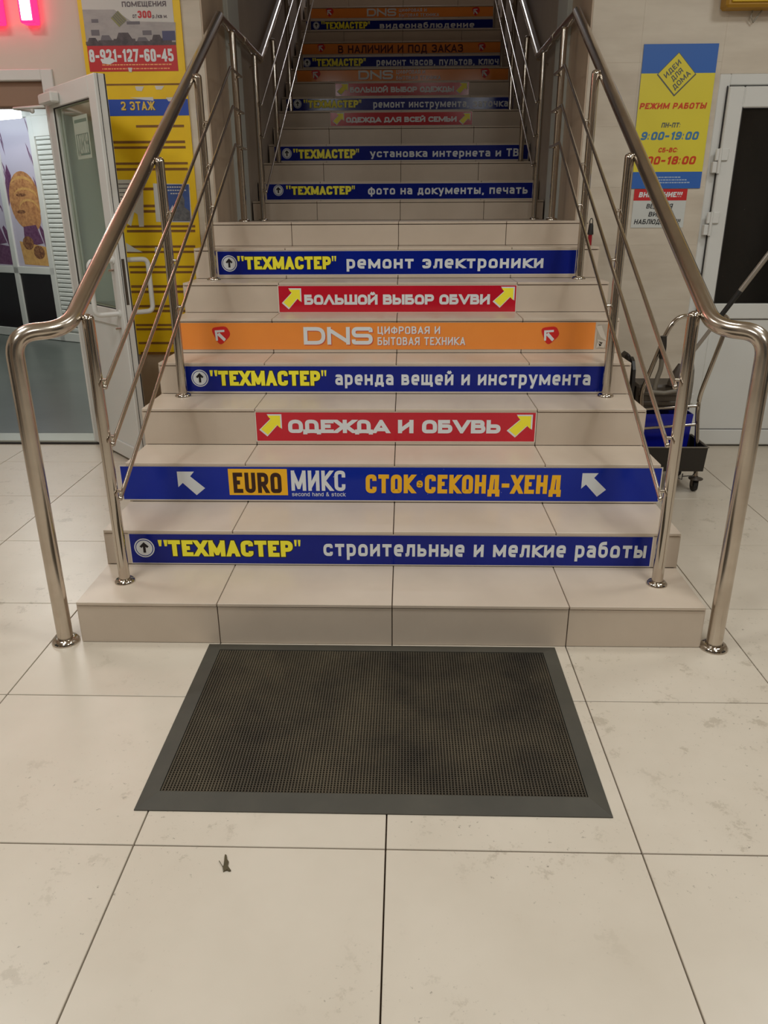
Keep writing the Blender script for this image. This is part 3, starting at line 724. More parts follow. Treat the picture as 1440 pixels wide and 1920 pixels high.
# ================================================================== RIGHT DOOR
d = empty('door_1', kind='structure')
yf = YW-.012
def bx(name, x0, x1, z0, z1, y0, y1, mat, par, bev=.003):
    return MB().box((x0, y0, z0), (x1, y1, z1), bev=bev).build(name, mat, par)
mb = MB().box((DR0, yf, 0), (1.812, YW+.06, DRT), bev=.004).box((1.812, yf, 2.045), (DR1, YW+.06, DRT), bev=.004).box((DR1-.06, yf, 0), (DR1, YW+.06, 2.045), bev=.004)
mb.build('door_frame', M_PVC, d)
lf = empty('door_leaf', parent=d)
x0, x1 = 1.800, 2.668; g0, g1 = 1.886, 2.575; zg0, zg1 = .888, 1.930; yl0, yl1 = YW-.045, YW+.02
bx('stile', x0, g0, .012, 2.035, yl0, yl1, M_PVC, lf, .006); bx('stile', g1, x1, .012, 2.035, yl0, yl1, M_PVC, lf, .006)
bx('top_rail', g0, g1, zg1, 2.035, yl0, yl1, M_PVC, lf, .006); bx('lock_rail', g0, g1, .796, zg0, yl0, yl1, M_PVC, lf, .006)
bx('bottom_rail', g0, g1, .012, .112, yl0, yl1, M_PVC, lf, .006); bx('lower_panel', g0, g1, .112, .796, yl0+.008, yl1, M_PVC, lf, .002)
bx('dark_pane', g0, g1, zg0, zg1, yl0+.016, yl1-.01, M_DGLASS, lf, .001)
mb = MB()
for a, b_ in (((g0, zg0), (g0+.004, zg1)), ((g1-.004, zg0), (g1, zg1)), ((g0, zg0), (g1, zg0+.004)), ((g0, zg1-.004), (g1, zg1)), ((g0, .112), (g1, .115)), ((g0, .793), (g1, .796))):
    mb.box((a[0], yl0+.004, a[1]), (b_[0], yl0+.012, b_[1]))
mb.box((x0-.004, yl0+.02, .012), (x0, yl1, 2.04)); mb.build('gasket', M_GASK, lf)
for z in (1.665, 1.335, .28):
    mb = MB().box((1.772, yl0-.012, z), (1.842, yl0+.004, z+.062), bev=.004).tube([(1.796, yl0-.010, z-.065), (1.796, yl0-.010, z+.064)], .009, 10)
    mb.box((1.764, yl0-.006, z-.062), (1.792, yl0+.03, z-.004), bev=.003); mb.build('hinge', M_PVC, d)
tag(MB().box((DR0, YW+.062, 0), (DR1, YW+.09, DRT)).build('wall_behind_door', M_KBLK), kind='structure')

# ================================================================== LEFT DOORWAY
d2 = empty('door_2', kind='structure')
zt = 2.155; yfr = YW-.02
mb = MB().box((DL1-.065, yfr, 0), (DL1, YW+.10, zt), bev=.004).box((DL0, yfr, zt-.055), (DL1-.065, YW+.10, zt), bev=.004).box((DL0, yfr, 0), (DL0+.065, YW+.1, zt-.055), bev=.004)
mb.build('door_frame', M_PVC, d2)
MB().box((DL0+.065, YW+.02, 1.975), (DL1-.065, YW+.14, 2.10), bev=.004).build('head_reveal', P('head_reveal_paint', (150, 118, 98), .6), d2)
MB().box((DL0, YW-.03, .0), (DL1, YW+.16, .022), bev=.005).build('threshold', P('threshold_metal', (168, 170, 160), .35, .5), d2)
hx, hy = -1.985, 2.478; fx, fy = -1.505, 1.948
u = Vector((fx-hx, fy-hy, 0)); LW = u.length; u.normalize(); nrm = Vector((u.y, -u.x, 0))     # nrm points to the visible face
LM = Matrix(((u.x, -nrm.x, 0, hx), (u.y, -nrm.y, 0, hy), (0, 0, 1, .018), (0, 0, 0, 1)))
leaf = empty('door_leaf', parent=d2, mat=LM)
T = .062; H = 2.035
def lb(name, a0, a1, z0, z1, n0, n1, mat, bev=.004): return MB().box((a0, n0, z0), (a1, n1, z1), bev=bev).build(name, mat, leaf)
lb('stile', 0, .085, 0, H, 0, T, M_PVC); lb('stile', LW-.095, LW, 0, H, 0, T, M_PVC)
lb('top_rail', .085, LW-.095, H-.10, H, 0, T, M_PVC); lb('lock_rail', .085, LW-.095, .80, .89, 0, T, M_PVC); lb('bottom_rail', .085, LW-.095, 0, .09, 0, T, M_PVC)
lb('lower_panel', .085, LW-.095, .09, .80, .012, T-.012, M_PVC, .002)
lb('glass_pane', .085, LW-.095, .89, H-.10, .026, .034, M_GLASS, 0)
mb = MB()
for a0, a1, z0, z1 in ((.085, .09, .89, H-.1), (LW-.10, LW-.095, .89, H-.1), (.085, LW-.095, .89, .895), (.085, LW-.095, H-.105, H-.1)):
    mb.box((a0, .006, z0), (a1, .012, z1))
mb.box((LW-.0005, .018, .0), (LW+.0015, .021, H)); mb.box((LW-.0005, T-.010, 0), (LW+.0015, T-.004, H)); mb.build('gasket', M_GASK, leaf)
mb = MB().box((LW-.0002, .026, .92), (LW+.0012, .042, 1.16)); mb.build('lock_plate', M_GREYP2, leaf)
for sg, n0 in ((-1, 0), (1, T)):
    a = LW-.048; zb, zt2 = .872, 1.152; out = n0+sg*.135
    p = round_path([(a, n0, zt2), (a-.0, out, zt2-.0), (a-.0, out, zb), (a, n0, zb)], .035, 6)
    mb = MB().tube(p, .0135, 12); mb.tube([(a, n0, zt2+.0), (a, n0+sg*.006, zt2)], .021, 14).tube([(a, n0, zb), (a, n0+sg*.006, zb)], .021, 14)
    mb.build('pull_handle', M_PVC, leaf)
mb = MB().tube([(LW-.05, 0, 1.10), (LW-.075, -.02, 1.098)], .006, 8).tube([(LW-.05, 0, .79), (LW-.075, -.02, .788)], .006, 8); mb.build('bolt', M_STEEL, leaf)
# exit notice stuck on the far side of the glass: it reads reversed from here
pl = Plane((0, .025, 0), (1, 0, 0), (0, 0, 1), (0, -1, 0))
M_NOTE = P('notice_green_paper', (176, 188, 172), .5); M_NOTEG = P('notice_green_print', (112, 132, 116), .5)
nt_ = MB(); 
a0, a1, z0, z1 = .30, .505, 1.665, 1.875
put_rect(nt_, pl, a0, z0, a1, z1, .0, 0); put_rect(nt_, pl, a0+.016, z0+.018, a1-.016, z1-.018, .0006, 1)
put_rect(nt_, pl, a0+.016, z1-.088, a1-.016, z1-.034, .0009, 0)
polys, W_ = text_polys('ВЫХОД', t=.19, wf=.3, gap=.09, rnd=.2)
for p in polys: nt_.add([pl.p(a1-.026-q[0]/W_*(a1-a0-.052), z0+.026+q[1]*.092, .0012) for q in p], [tuple(range(len(p)))], 0)
nt_.build('exit_notice', [M_NOTE, M_NOTEG], leaf)
mb = MB().box((.02, -.05, H-.085), (.22, 0, H-.03), bev=.008).tube([(.06, -.03, H-.09), (-.06, -.16, H-.10), (-.10, -.05, H-.10)], .008, 8).ball((-.10, -.05, H-.10), .014)
mb.build('door_closer', M_PVC, leaf)

MB().box((DL0, YW-.040, .0), (DL1, YW-.028, .012), bev=.002).build('threshold_gap_strip', M_GASK, d2)  # dark strip standing in for the black gap line before the threshold
# shop behind the left doorway
wall('floor_vestibule', ((-7.2, YW+.12, -.05), (SX0-.12, 8.6, -.004)), mat=M_VFLOOR)
wall('wall_vestibule_right', ((-1.62, YW+.31, 0), (-1.5, 8.6, 2.8)), mat=M_VWALL)
wall('wall_vestibule_back', ((-7.2, 8.6, 0), (-1.3, 8.7, 2.8)), mat=M_VWALL)
wall('wall_vestibule_left', ((-7.3, YW+.3, 0), (-7.2, 8.7, 2.8)), mat=M_VWALL)
wall('ceiling_vestibule', ((-7.3, YW+.3, 2.8), (-1.3, 8.7, 2.9)), mat=M_CEIL)
ku = Vector((.8848, -.4660, 0)); kn = Vector((.4660, .8848, 0))
KM = Matrix(((ku.x, kn.x, 0, -4.4), (ku.y, kn.y, 0, 7.077), (0, 0, 1, 0), (0, 0, 0, 1)))
k = empty('kiosk_front', 'pale framed kiosk front with food posters and a roller blind beyond the left doorway', 'kiosk', mat=KM)
def kb(name, a0, a1, z0, z1, mat, y0=-.03, y1=.03, bev=.004): return MB().box((a0, y0, z0), (a1, y1, z1), bev=bev).build(name, mat, k)
kb('back_panel', -1.6, 2.0, 0, 2.62, M_KIOSK, .0, .04, 0)
for a in (-1.02, -.285, .36): kb('mullion', a, a+.085, 0, 2.50, M_KIOSK)
kb('mullion', .92, 1.1, 0, 2.5, M_KIOSK)
kb('cross_bar', -1.02, .44, .755, .835, M_KIOSK); kb('cross_bar', -1.02, 1.0, 2.40, 2.50, M_KIOSK); kb('cross_bar', .44, 1.0, 2.20, 2.40, M_KIOSK); kb('plinth', -1.02, 1.05, 0, .10, M_KIOSK)
for a0, a1 in ((-.935, -.285), (-.20, .36)): kb('dark_panel', a0, a1, .10, .755, M_KBLK, -.01, .005, 0)
z = .12
slat0 = None
while z < 2.19:
    s_ = MB().box((.45, -.022, 0), (.915, .0, .042), bev=.008).build('blind_slat', M_BLIND, k) if slat0 is None else slat0.copy()
    if slat0 is None: slat0 = s_
    else: COL.objects.link(s_)
    s_.location = (0, 0, z); z += .05
def food(a0, a1, seed):
    r = random.Random(seed); pl = Plane((0, -.006, 0), (1, 0, 0), (0, 0, 1), (0, -1, 0)); mb = MB(); W = a1-a0
    put_rect(mb, pl, a0, .84, a1, 2.395, 0, 0)
    for i in range(11):
        cx = a0+W*(r.choice([.04, .10, .86, .93])); cz = 1.45+.085*i; dx = W*.05; 
        put_poly(mb, pl, [(cx-dx, cz+.11), (cx+dx*.2, cz+.05), (cx+dx, cz-.1), (cx+dx*.1, cz-.02)][::-1], .0008, 1)
    put_disc(mb, pl, a0+W*.52, 1.56, .31, .0012, 2, rx=W*.47); put_disc(mb, pl, a0+W*.66, 1.40, .17, .0016, 2, rx=W*.28)
    for i, (u_, v_, ru, rv, mi) in enumerate(((.50, 1.72, .36, .10, 4), (.48, 1.69, .38, .10, 2), (.56, 1.60, .36, .10, 4), (.54, 1.575, .37, .10, 2), (.62, 1.46, .31, .12, 4), (.61, 1.435, .31, .12, 2), (.36, 1.44, .14, .02, 3), (.44, 1.62, .16, .018, 3))):
        put_disc(mb, pl, a0+W*u_, v_, rv, .0018+i*.00006, mi, 18, rx=W*ru)
    put_poly(mb, pl, [(a0, 1.75), (a0+W*.12, 1.95), (a0+W*.22, 1.83), (a0+W*.1, 1.6), (a0, 1.5)], .0010, 1)
    put_poly(mb, pl, [(a0+W, 1.2), (a0+W*.8, 1.36), (a0+W*.86, 1.2), (a0+W*.95, 1.05)], .0010, 1)
    put_poly(mb, pl, [(a0+W*.3, 1.05), (a0+W*.9, 1.1), (a0+W*.75, 1.3), (a0+W*.35, 1.28)], .0018, 1)
    put_poly(mb, pl, [(a0+W*.2, .86), (a0+W*.97, .85), (a0+W*.97, 1.06), (a0+W*.15, 1.12)], .002, 4)
    put_disc(mb, pl, a0+W*.42, 1.10, .075, .0024, 3, rx=W*.17); put_disc(mb, pl, a0+W*.72, 1.00, .075, .0026, 3, rx=W*.17)
    return mb
food(-.20, .36, 3).build('food_poster', [M_FOODBG, M_PURPLE, M_CREPE, M_CHOC, M_FOODY], k)
food(-.935, -.285, 5).build('food_poster', [M_FOODBG, M_PURPLE, M_FOODBG, M_PURPLE, M_PURPLE], k)
lampo = empty('ceiling_lamp', 'bright white lamp above the food posters beyond the left doorway', 'lamp', mat=KM)
MB().box((-.7, -.55, 2.345), (.66, -.30, 2.425), bev=.01).build('diffuser', M_LAMP, lampo); MB().box((-.72, -.57, 2.425), (.68, -.28, 2.445), bev=.004).build('housing', M_PVC, lampo)
MB().tube([(-.22, -.4, 2.44), (-.22, -.4, 2.8)], .012, 8).build('stem', M_PVC, lampo)

# ================================================================== YELLOW NOTICE BOARD
YB = YW-.012
bz0 = at(290, 664, y=YB).z
board = empty('notice_board', 'tall yellow notice board with a blue band on the wall left of the stairs', 'board', mat=Matrix.Translation(Vector((-1.46, YB, bz0))))
pl = Plane(Vector((1.46, 0, -bz0)))
sheet('panel', pl, -1.735, bz0, -1.180, 3.0, M_BOARD, board, .010)
def B(px, py): q = at(px, py, y=YB-.011); return q.x, q.z
z1, z0 = B(280, 186)[1], B(282, 217)[1]
sheet('blue_band', pl, -1.735, z0, -1.181, z1, M_BBLUE, board, .0012, .010)
mb = MB(); a = B(228, 207); b_ = B(289, 190); put_text(mb, pl, '2 ЭТАЖ', a[0]+.002, b_[0]+.002, a[1]-.002, b_[1]-a[1], .0114, t=.22, wf=.5, gap=.12, rnd=.3, mi=0)
put_text(mb, pl, '2 ЭТАЖ', a[0], b_[0], a[1], b_[1]-a[1], .0118, t=.2, wf=.5, gap=.14, rnd=.3, mi=1); mb.build('lettering', [M_BROWN, P('band_gold', (226, 190, 84), .4)], board)
rng = random.Random(4)
for i, (y, xl, xr) in enumerate([(158, 196, 338), (236, 255, 345), (266, 212, 347), (276, 212, 348), (306, 216, 352), (317, 218, 352), (354, 262, 356), (386, 250, 358), (396, 252, 358), (424, 238, 366), (433, 238, 366),
        (462, 241, 366), (472, 238, 366), (500, 242, 368), (510, 244, 368), (537, 246, 372), (547, 246, 372), (574, 250, 373), (583, 250, 375), (609, 255, 376), (617, 256, 378), (643, 260, 380), (662, 264, 384)]):
    q0, q1 = B(xl, y), B(xr, y); t = .0075 if i else .005
    sheet('tape_strip', pl, q0[0], (q0[1]+q1[1])/2-t, min(q1[0], -1.19), (q0[1]+q1[1])/2+t*rng.uniform(.6, 1), M_TAPE, board, .0012, .010)
for pts in ([(243, 183), (287, 182), (288, 189), (267, 187)], [(311, 183), (327, 182), (327, 190), (316, 190)], [(253, 162), (270, 162), (266, 171), (256, 170)], [(290, 161), (308, 161), (303, 168), (293, 168)]):
    mb = MB(); put_poly(mb, pl, [B(*q) for q in pts][::-1], .0116); mb.build('paper_remnant', M_PAPER, board)
mb = MB(); put_poly(mb, pl, [B(*q) for q in [(236, 455), (252, 465), (268, 473), (238, 472)]][::-1], .0122); mb.build('paper_remnant', M_PAPER, board)
mb = MB(); put_poly(mb, pl, [B(*q) for q in [(291, 463), (300, 463), (299, 473), (290, 472)]][::-1], .0122); mb.build('paper_remnant', M_PAPER, board)

def on_wall(name, label, cat, base, Yp, group=None):
    r = empty(name, label, cat, group, mat=Matrix.Translation(Vector((base[0], Yp, base[1]))))
    return r, Plane(Vector((-base[0], 0, -base[1])))
YP = YB-.0105
# rental poster
def Q(px, py): q = at(px, py, y=YP); return q.x, q.z
r, pl = on_wall('rental_poster', 'white and red poster with a phone number at the top of the yellow board', 'poster', (-1.47, 2.135), YP)
xl, xr = -1.712, -1.219; zb, zr, zw = 2.138, 2.262, 2.385
sheet('paper_sheet', pl, xl, zb, xr, 2.95, M_PAPER, r, .0008)
mb = MB(); put_rect(mb, pl, xl, zb, xr, zr, .0012, 0)
put_text(mb, pl, '8-921-127-60-45', Q(168, 110)[0], Q(326, 110)[0], Q(247, 116)[1], Q(247, 92)[1]-Q(247, 116)[1], .0016, 1, t=.21, wf=.34, gap=.09, rnd=.22)
for row, yy in enumerate((121.5, 129)):
    x = Q(192, yy)[0]
    rr = random.Random(row)
    while x < Q(318, yy)[0]:
        w_ = rr.uniform(.004, .02); put_rect(mb, pl, x, Q(250, yy+1)[1], x+w_, Q(250, yy-1.3)[1], .0016, 2); x += w_+.004
put_poly(mb, pl, [Q(190, 113), Q(200, 108), Q(212, 110), Q(217, 115), Q(206, 121), Q(192, 119)][::-1], .002, 1)
put_poly(mb, pl, [Q(240, 127), Q(248, 127), Q(247, 136), Q(242, 134)][::-1], .002, 3)
mb.build('phone_band', [M_SHRED, M_WHITE, M_ORTXT, M_PAPER], r)
mb = MB()
put_poly(mb, pl, [(xl, zr), (xr, zr), Q(329, 42), Q(246, 40), Q(214, 18), (xl, Q(160, 18)[1])], .0012, 0)
put_rect(mb, pl, xl, zr, xr, zr+.014, .0015, 1)
for i, (cx, cw) in enumerate(((-1.675, .08), (-1.60, .09), (-1.50, .12), (-1.40, .09), (-1.32, .08), (-1.27, .06))):
    hb = .020+.006*(i % 3); put_rect(mb, pl, cx-cw/2, zr+.004, cx+cw/2, zr+hb, .0016+i*.00003, 1)
    put_poly(mb, pl, [(cx-cw*.36, zr+hb), (cx+cw*.36, zr+hb), (cx+cw*.2, zr+hb*1.9), (cx-cw*.24, zr+hb*1.9)], .0016+i*.00003, 3 if i % 2 else 1)
    for d_ in (-.3, .3): put_disc(mb, pl, cx+cw*d_, zr+.008, .009, .0019+i*.00003, 1, 12)
put_rect(mb, pl, Q(305, 70)[0], Q(305, 76)[1], xr, Q(310, 58)[1], .002, 2)
for q in ((172, 36, 184, 43), (172, 56, 186, 67), (238, 40, 262, 46), (268, 57, 284, 66)):
    a, b_ = Q(q[0], q[3]), Q(q[2], q[1]); put_rect(mb, pl, a[0], a[1], b_[0], b_[1], .0018, 3)
put_poly(mb, pl, [Q(208, 34), Q(221, 20), Q(238, 38), Q(224, 51)][::-1], .002, 4)
for tt in (.2, .4, .6, .8):
    a = [208+13*tt, 34-14*tt]; b2 = [224+14*tt, 51-13*tt]; put_poly(mb, pl, [Q(*a), Q(a[0]+1.2, a[1]-1.2), Q(b2[0]+1.2, b2[1]-1.2), Q(*b2)][::-1], .0023, 3)
mb.build('photo_print', [M_PBLD, M_PCAR, P('photo_blue_van', (76, 74, 112), .4), P('photo_window_dark', (110, 102, 108), .4), M_PGREEN], r)
mb = MB(); M_GRT = P('print_grey_text', (104, 92, 98), .5)
a, b_ = Q(229, 13), Q(311, 2); put_text(mb, pl, 'ПОМЕЩЕНИЯ', a[0], b_[0], a[1], b_[1]-a[1], .0016, 0, t=.22, wf=.6, gap=.14, rnd=.35)
a, b_ = Q(249, 34), Q(256, 27); put_text(mb, pl, 'от', a[0], b_[0], a[1], (b_[1]-a[1])/XH, .0016, 0, t=.2, wf=.55, gap=.12)
a, b_ = Q(259, 34), Q(283, 20); put_text(mb, pl, '300', a[0], b_[0], a[1], b_[1]-a[1], .0016, 1, t=.24, wf=.42, gap=.12, rnd=.2)
a, b_ = Q(286, 34), Q(314, 28); put_text(mb, pl, 'р./кв.м.', a[0], b_[0], a[1], (b_[1]-a[1])/XH, .0016, 0, t=.2, wf=.5, gap=.12)
a, b_ = Q(229, -2), Q(311, -14); put_text(mb, pl, 'АРЕНДА', a[0]+.1, b_[0], a[1]+.004, b_[1]-a[1], .0016, 0, t=.22, wf=.6, gap=.14, rnd=.35) if False else None
mb.build('lettering', [M_GRT, M_SHRED], r)
# leaflet and blue poster lower down
r, pl = on_wall('leaflet', 'torn white leaflet behind the left handrail on the yellow board', 'leaflet', (-1.6, 1.30), YP)
mb = MB(); put_poly(mb, pl, [Q(216, 337), Q(268, 337), Q(270, 425), Q(261, 425), Q(258, 402), Q(252, 398), Q(246, 424), Q(225, 410)][::-1], .001, 0)
for i in range(6):
    q = Q(221, 346+8*i); put_rect(mb, pl, q[0], q[1], q[0]+.07+.02*(i % 2), q[1]+.005, .0016, 1)
mb.build('paper_sheet', [M_PAPER, M_GRT], r)
r, pl = on_wall('blue_poster', 'small blue picture poster on the yellow board beside the handrail post', 'poster', (-1.33, 1.33), YP)
mb = MB(); put_poly(mb, pl, [Q(287, 344), Q(355, 345), Q(360, 417), Q(293, 416)][::-1], .0008, 2); put_poly(mb, pl, [Q(306, 346), Q(354, 346), Q(358, 415), Q(310, 415)][::-1], .0013, 0)
put_poly(mb, pl, [Q(318, 414), Q(322, 400), Q(334, 390), Q(336, 372), Q(342, 366), Q(346, 374), Q(346, 388), Q(356, 396), Q(358, 414)][::-1], .0018, 1)
put_poly(mb, pl, [Q(316, 400), Q(324, 384), Q(327, 398), Q(324, 414), Q(317, 414)][::-1], .0020, 2)
for i, (xa, xb) in enumerate(((309, 340), (310, 346), (320, 342))):
    a = Q(xa, 352+6*i); b_ = Q(xb, 350+6*i); x = a[0]
    while x < b_[0]: put_rect(mb, pl, x, a[1], x+.010, a[1]+.006, .0019, 2); x += .014
mb.build('paper_sheet', [M_BPOST, M_BPF, M_PAPER], r)

# ================================================================== RIGHT WALL SIGNS
YS = YW-.0115
def R_(px, py): q = at(px, py, y=YS); return q.x, q.z
r, pl = on_wall('opening_hours_sign', 'tall yellow and blue opening hours sign on the wall right of the stairs', 'sign', (1.53, 1.525), YS)
xl, xr = 1.322, 1.722; z0, z1 = 1.525, 2.243; zy0, zy1 = 1.612, 2.104
sheet('sign_panel', pl, xl, z0, xr, z1, M_SIGNB, r, .004)
mb = MB(); put_rect(mb, pl, xl, zy0, xr, zy1, .0044, 0); mb.build('yellow_field', M_SIGNY, r)
cz = (R_(1270, 140)[1]); cx = R_(1268, 140)[0]; hw = .107
mb = MB(); put_poly(mb, pl, [(cx-hw, cz), (cx, cz-hw), (cx+hw, cz), (cx, cz+hw)], .0047, 1); h2 = hw*.93
put_poly(mb, pl, [(cx-h2, cz+.003), (cx, cz-h2+.003), (cx+h2, cz+.003), (cx, cz+h2+.003)], .0050, 0)
for txt, off, wd in (('ИДЕИ', .036, .105), ('ДЛЯ', -.003, .072), ('ДОМА', -.042, .112)):
    put_text(mb, pl, txt, cx-wd/2+(.002), cx+wd/2, cz+off-.012, .027, .0053, 1, t=.2, wf=.62, gap=.15, rnd=.35, rot=(cx, cz, math.radians(45)))
mb.build('diamond_logo', [M_SIGNY, M_SIGNG], r)
mb = MB(); kw = dict(t=.24, wf=.55, gap=.14, rnd=.4, slant=.18)
def st_(txt, x0, x1, yb, yt, mi, e=0, k=.005): 
    a, b_ = R_(x0, yb), R_(x1, yb); put_text(mb, pl, txt, a[0], b_[0], a[1], R_((x0+x1)/2, yt)[1]-a[1], k, mi, e=e, **kw)
for a in (('РЕЖИМ РАБОТЫ', 1198, 1324, 205, 193, 0), ('ПН-ПТ:', 1239, 1276, 239.5, 230, 1), ('9:00-19:00', 1200, 1309.5, 263, 247, 2), ('СБ-ВС:', 1233, 1271, 286, 277, 0), ('9:00-18:00', 1191, 1304, 309, 293, 0)):
    mb = MB(); st_(*a); mb.build('lettering', [M_SIGNR, M_SIGNG, P('sign_blue_text', (70, 124, 170), .4)], r)
mb = MB()
for yy, xa, xb in ((332.5, 1222, 1274), (337.5, 1212, 1287), (342.5, 1216, 1291)):
    x = R_(xa, yy)[0]; rr = random.Random(int(yy))
    while x < R_(xb, yy)[0]: w_ = rr.uniform(.004, .016); zz = R_(1250, yy)[1]; put_rect(mb, pl, x, zz-.003, x+w_, zz+.003, .0048, 0); x += w_+.003
mb.build('small_print', P('sign_small_print', (170, 190, 216), .5), r)
r, pl = on_wall('surveillance_notice', 'small white notice with a red heading under the opening hours sign', 'sign', (1.5, 1.314), YS-.0002)
xl, xr = 1.352, 1.654; zh = R_(1232, 376)[1]
sheet('notice_sheet', pl, xl, 1.314, xr, 1.522, P('notice_white', (206, 208, 204), .5), r, .0015)
mb = MB(); put_rect(mb, pl, xl, zh, xr, 1.522, .0019, 0); kw = dict(t=.24, wf=.55, gap=.13, rnd=.4, slant=.16)
st_('ВНИМАНИЕ!!!', 1197, 1279, 370, 360, 1, k=.0023); mb.build('red_heading', [M_SHRED, M_WHITE], r)
mb = MB(); kw['t'] = .19
for a in (('ВЕДЕТСЯ', 1211, 1261, 391, 382, 0), ('ВИДЕО', 1215, 1257, 406, 397, 0), ('НАБЛЮДЕНИЕ!!!', 1188, 1275, 420.5, 411, 0)):
    mb = MB(); st_(*a, k=.0020); mb.build('lettering', P('notice_black', (40, 40, 42), .5), r)

# yellow light box above the right door
r = empty('light_box', 'yellow light box fixed high on the wall above the right door', 'light box', mat=Matrix.Translation(Vector((2.3, 2.49, 2.39))))
MB().box((-.60, -.10, 0), (.6, -.0, .5), bev=.012).build('housing', M_LBOXS, r)
MB().box((-.575, -.112, .022), (.575, -.099, .478), bev=.003).build('face', M_LBOX, r)
mb = MB().tube([(-.43, -.02, .005), (-.44, -.03, -.03), (-.42, -.02, -.055), (-.40, -.03, -.02), (-.38, -.02, .004)], .004, 6); mb.build('cable', P('cable_clear', (150, 144, 130), .2), r)

# red illuminated letters, top left
def led(xa, xb, lab):
    r = empty('lit_letter', lab, 'lit letter', 'red edged lit letters above the left doorway', mat=Matrix.Translation(Vector(((xa+xb)/2, YW, 2.362))))
    w2 = (xb-xa)/2
    MB().box((-w2, -.085, 0), (w2, -.012, .42), bev=.006).build('casing', M_LEDR, r)
    MB().box((-w2+.012, -.090, .012), (w2-.012, -.084, .41), bev=.002).build('face', M_LEDW, r)
    mb = MB().tube([(-w2*.5, -.014, .1), (-w2*.5, 0, .1)], .006, 8).tube([(-w2*.5, -.014, .3), (-w2*.5, 0, .3)], .006, 8); mb.build('standoff', M_STEEL, r)
led(-2.035, -1.955, 'right one of the two red edged lit letters by the yellow board')
for xa in (-2.47, -2.72, -2.97): led(xa, xa+.085, '%s added lit letter beyond the left photo edge' % {-2.47: 'first', -2.72: 'second', -2.97: 'third'}[xa])  # unseen letters added to spread the sign's red glow over the wall
led(-2.235, -2.140, 'left one of the two red edged lit letters, cut by the photo edge')

# ================================================================== CLEANING CART
cart = empty('cleaning_cart', 'chrome cleaning cart with a mop wringer standing behind the stairs', 'cart', mat=Matrix.Translation(Vector((1.45, 1.72, 0))))
cm = Vector((1.45, 1.72, 0))
def c_(px, py, y): return at(px, py, y=y)-cm
YC = 1.66
mb = MB()
U = [c_(1303, 905, 1.60)+Vector((0, 0, .03)), c_(1308, 768, YC), c_(1312, 742, YC), c_(1352, 640, YC), c_(1367, 604, YC)+Vector((0, 0, .03)), c_(1270, 600, YC)+Vector((0, 0, .02)), c_(1250, 622, YC), c_(1203, 735, YC), c_(1200, 900, 1.60)+Vector((0, 0, .03))]
mb.tube(round_path(U, .045, 6), .0115, 12); mb.build('push_frame', M_STEEL, cart)
for a, b_, y in (((1200, 804), (1303, 796), 1.60), ((1200, 768), (1308, 761), YC)):
    MB().tube([c_(*a, y), c_(*b_, y)], .008, 10).build('cross_tube', M_STEEL, cart)
bk = []
fr, br_ = c_(1318, 884, 1.56), c_(1328, 839, 1.54)
for zz, xr_, yf_, ybk in ((fr.z, fr.x, 1.56-1.72, .05), (br_.z, br_.x, 1.54-1.72, .07)):
    bk.append([(-.30, yf_, zz), (xr_, yf_, zz), (xr_, ybk, zz), (-.30, ybk, zz)])
mb = MB(); v = bk[0]+bk[1]; mb.add(v, [(0, 1, 5, 4), (1, 2, 6, 5), (2, 3, 7, 6), (3, 0, 4, 7), (3, 2, 1, 0)])
inn = [(x*.96+ -.0018, y*.94-.004, z+(.006 if i < 4 else .0)) for i, (x, y, z) in enumerate(v)]
mb.add(inn, [(4, 5, 1, 0), (5, 6, 2, 1), (6, 7, 3, 2), (7, 4, 0, 3), (0, 1, 2, 3)])
for i in range(4):
    j = (i+1) % 4; mb.add([v[4+i], v[4+j], inn[4+j], inn[4+i]], [(0, 1, 2, 3)])
mb.build('lower_tray', M_DARKP, cart)
mb = MB()
rim = [Vector((x*1.01, y*1.01, z)) for x, y, z in bk[1]]
for i in range(4): mb.tube([rim[i], rim[(i+1) % 4]], .004, 8)
mb.build('tray_rim', M_GREYP, cart)
mb = MB(); q0, q1 = c_(1289, 824, 1.665), c_(1301, 777, 1.655)
b0 = [(-.20, -.052, .20), (q0.x, -.052, .20), (q0.x, .14, .20), (-.20, .14, .20)]; b1 = [(-.24, -.062, q1.z), (q1.x, -.062, q1.z), (q1.x, .17, q1.z), (-.24, .17, q1.z)]
v = b0+b1; mb.add(v, [(0, 1, 5, 4), (1, 2, 6, 5), (2, 3, 7, 6), (3, 0, 4, 7), (3, 2, 1, 0)]); inn = [(x*.96-.002, y*.95, z+(.005 if i < 4 else 0)) for i, (x, y, z) in enumerate(v)]
mb.add(inn, [(4, 5, 1, 0), (5, 6, 2, 1), (6, 7, 3, 2), (7, 4, 0, 3), (0, 1, 2, 3)])
for i in range(4):
    j = (i+1) % 4; mb.add([v[4+i], v[4+j], inn[4+j], inn[4+i]], [(0, 1, 2, 3)])
bo = mb.build('bucket', M_BUCK, cart); tag(bo, 'blue plastic bucket')
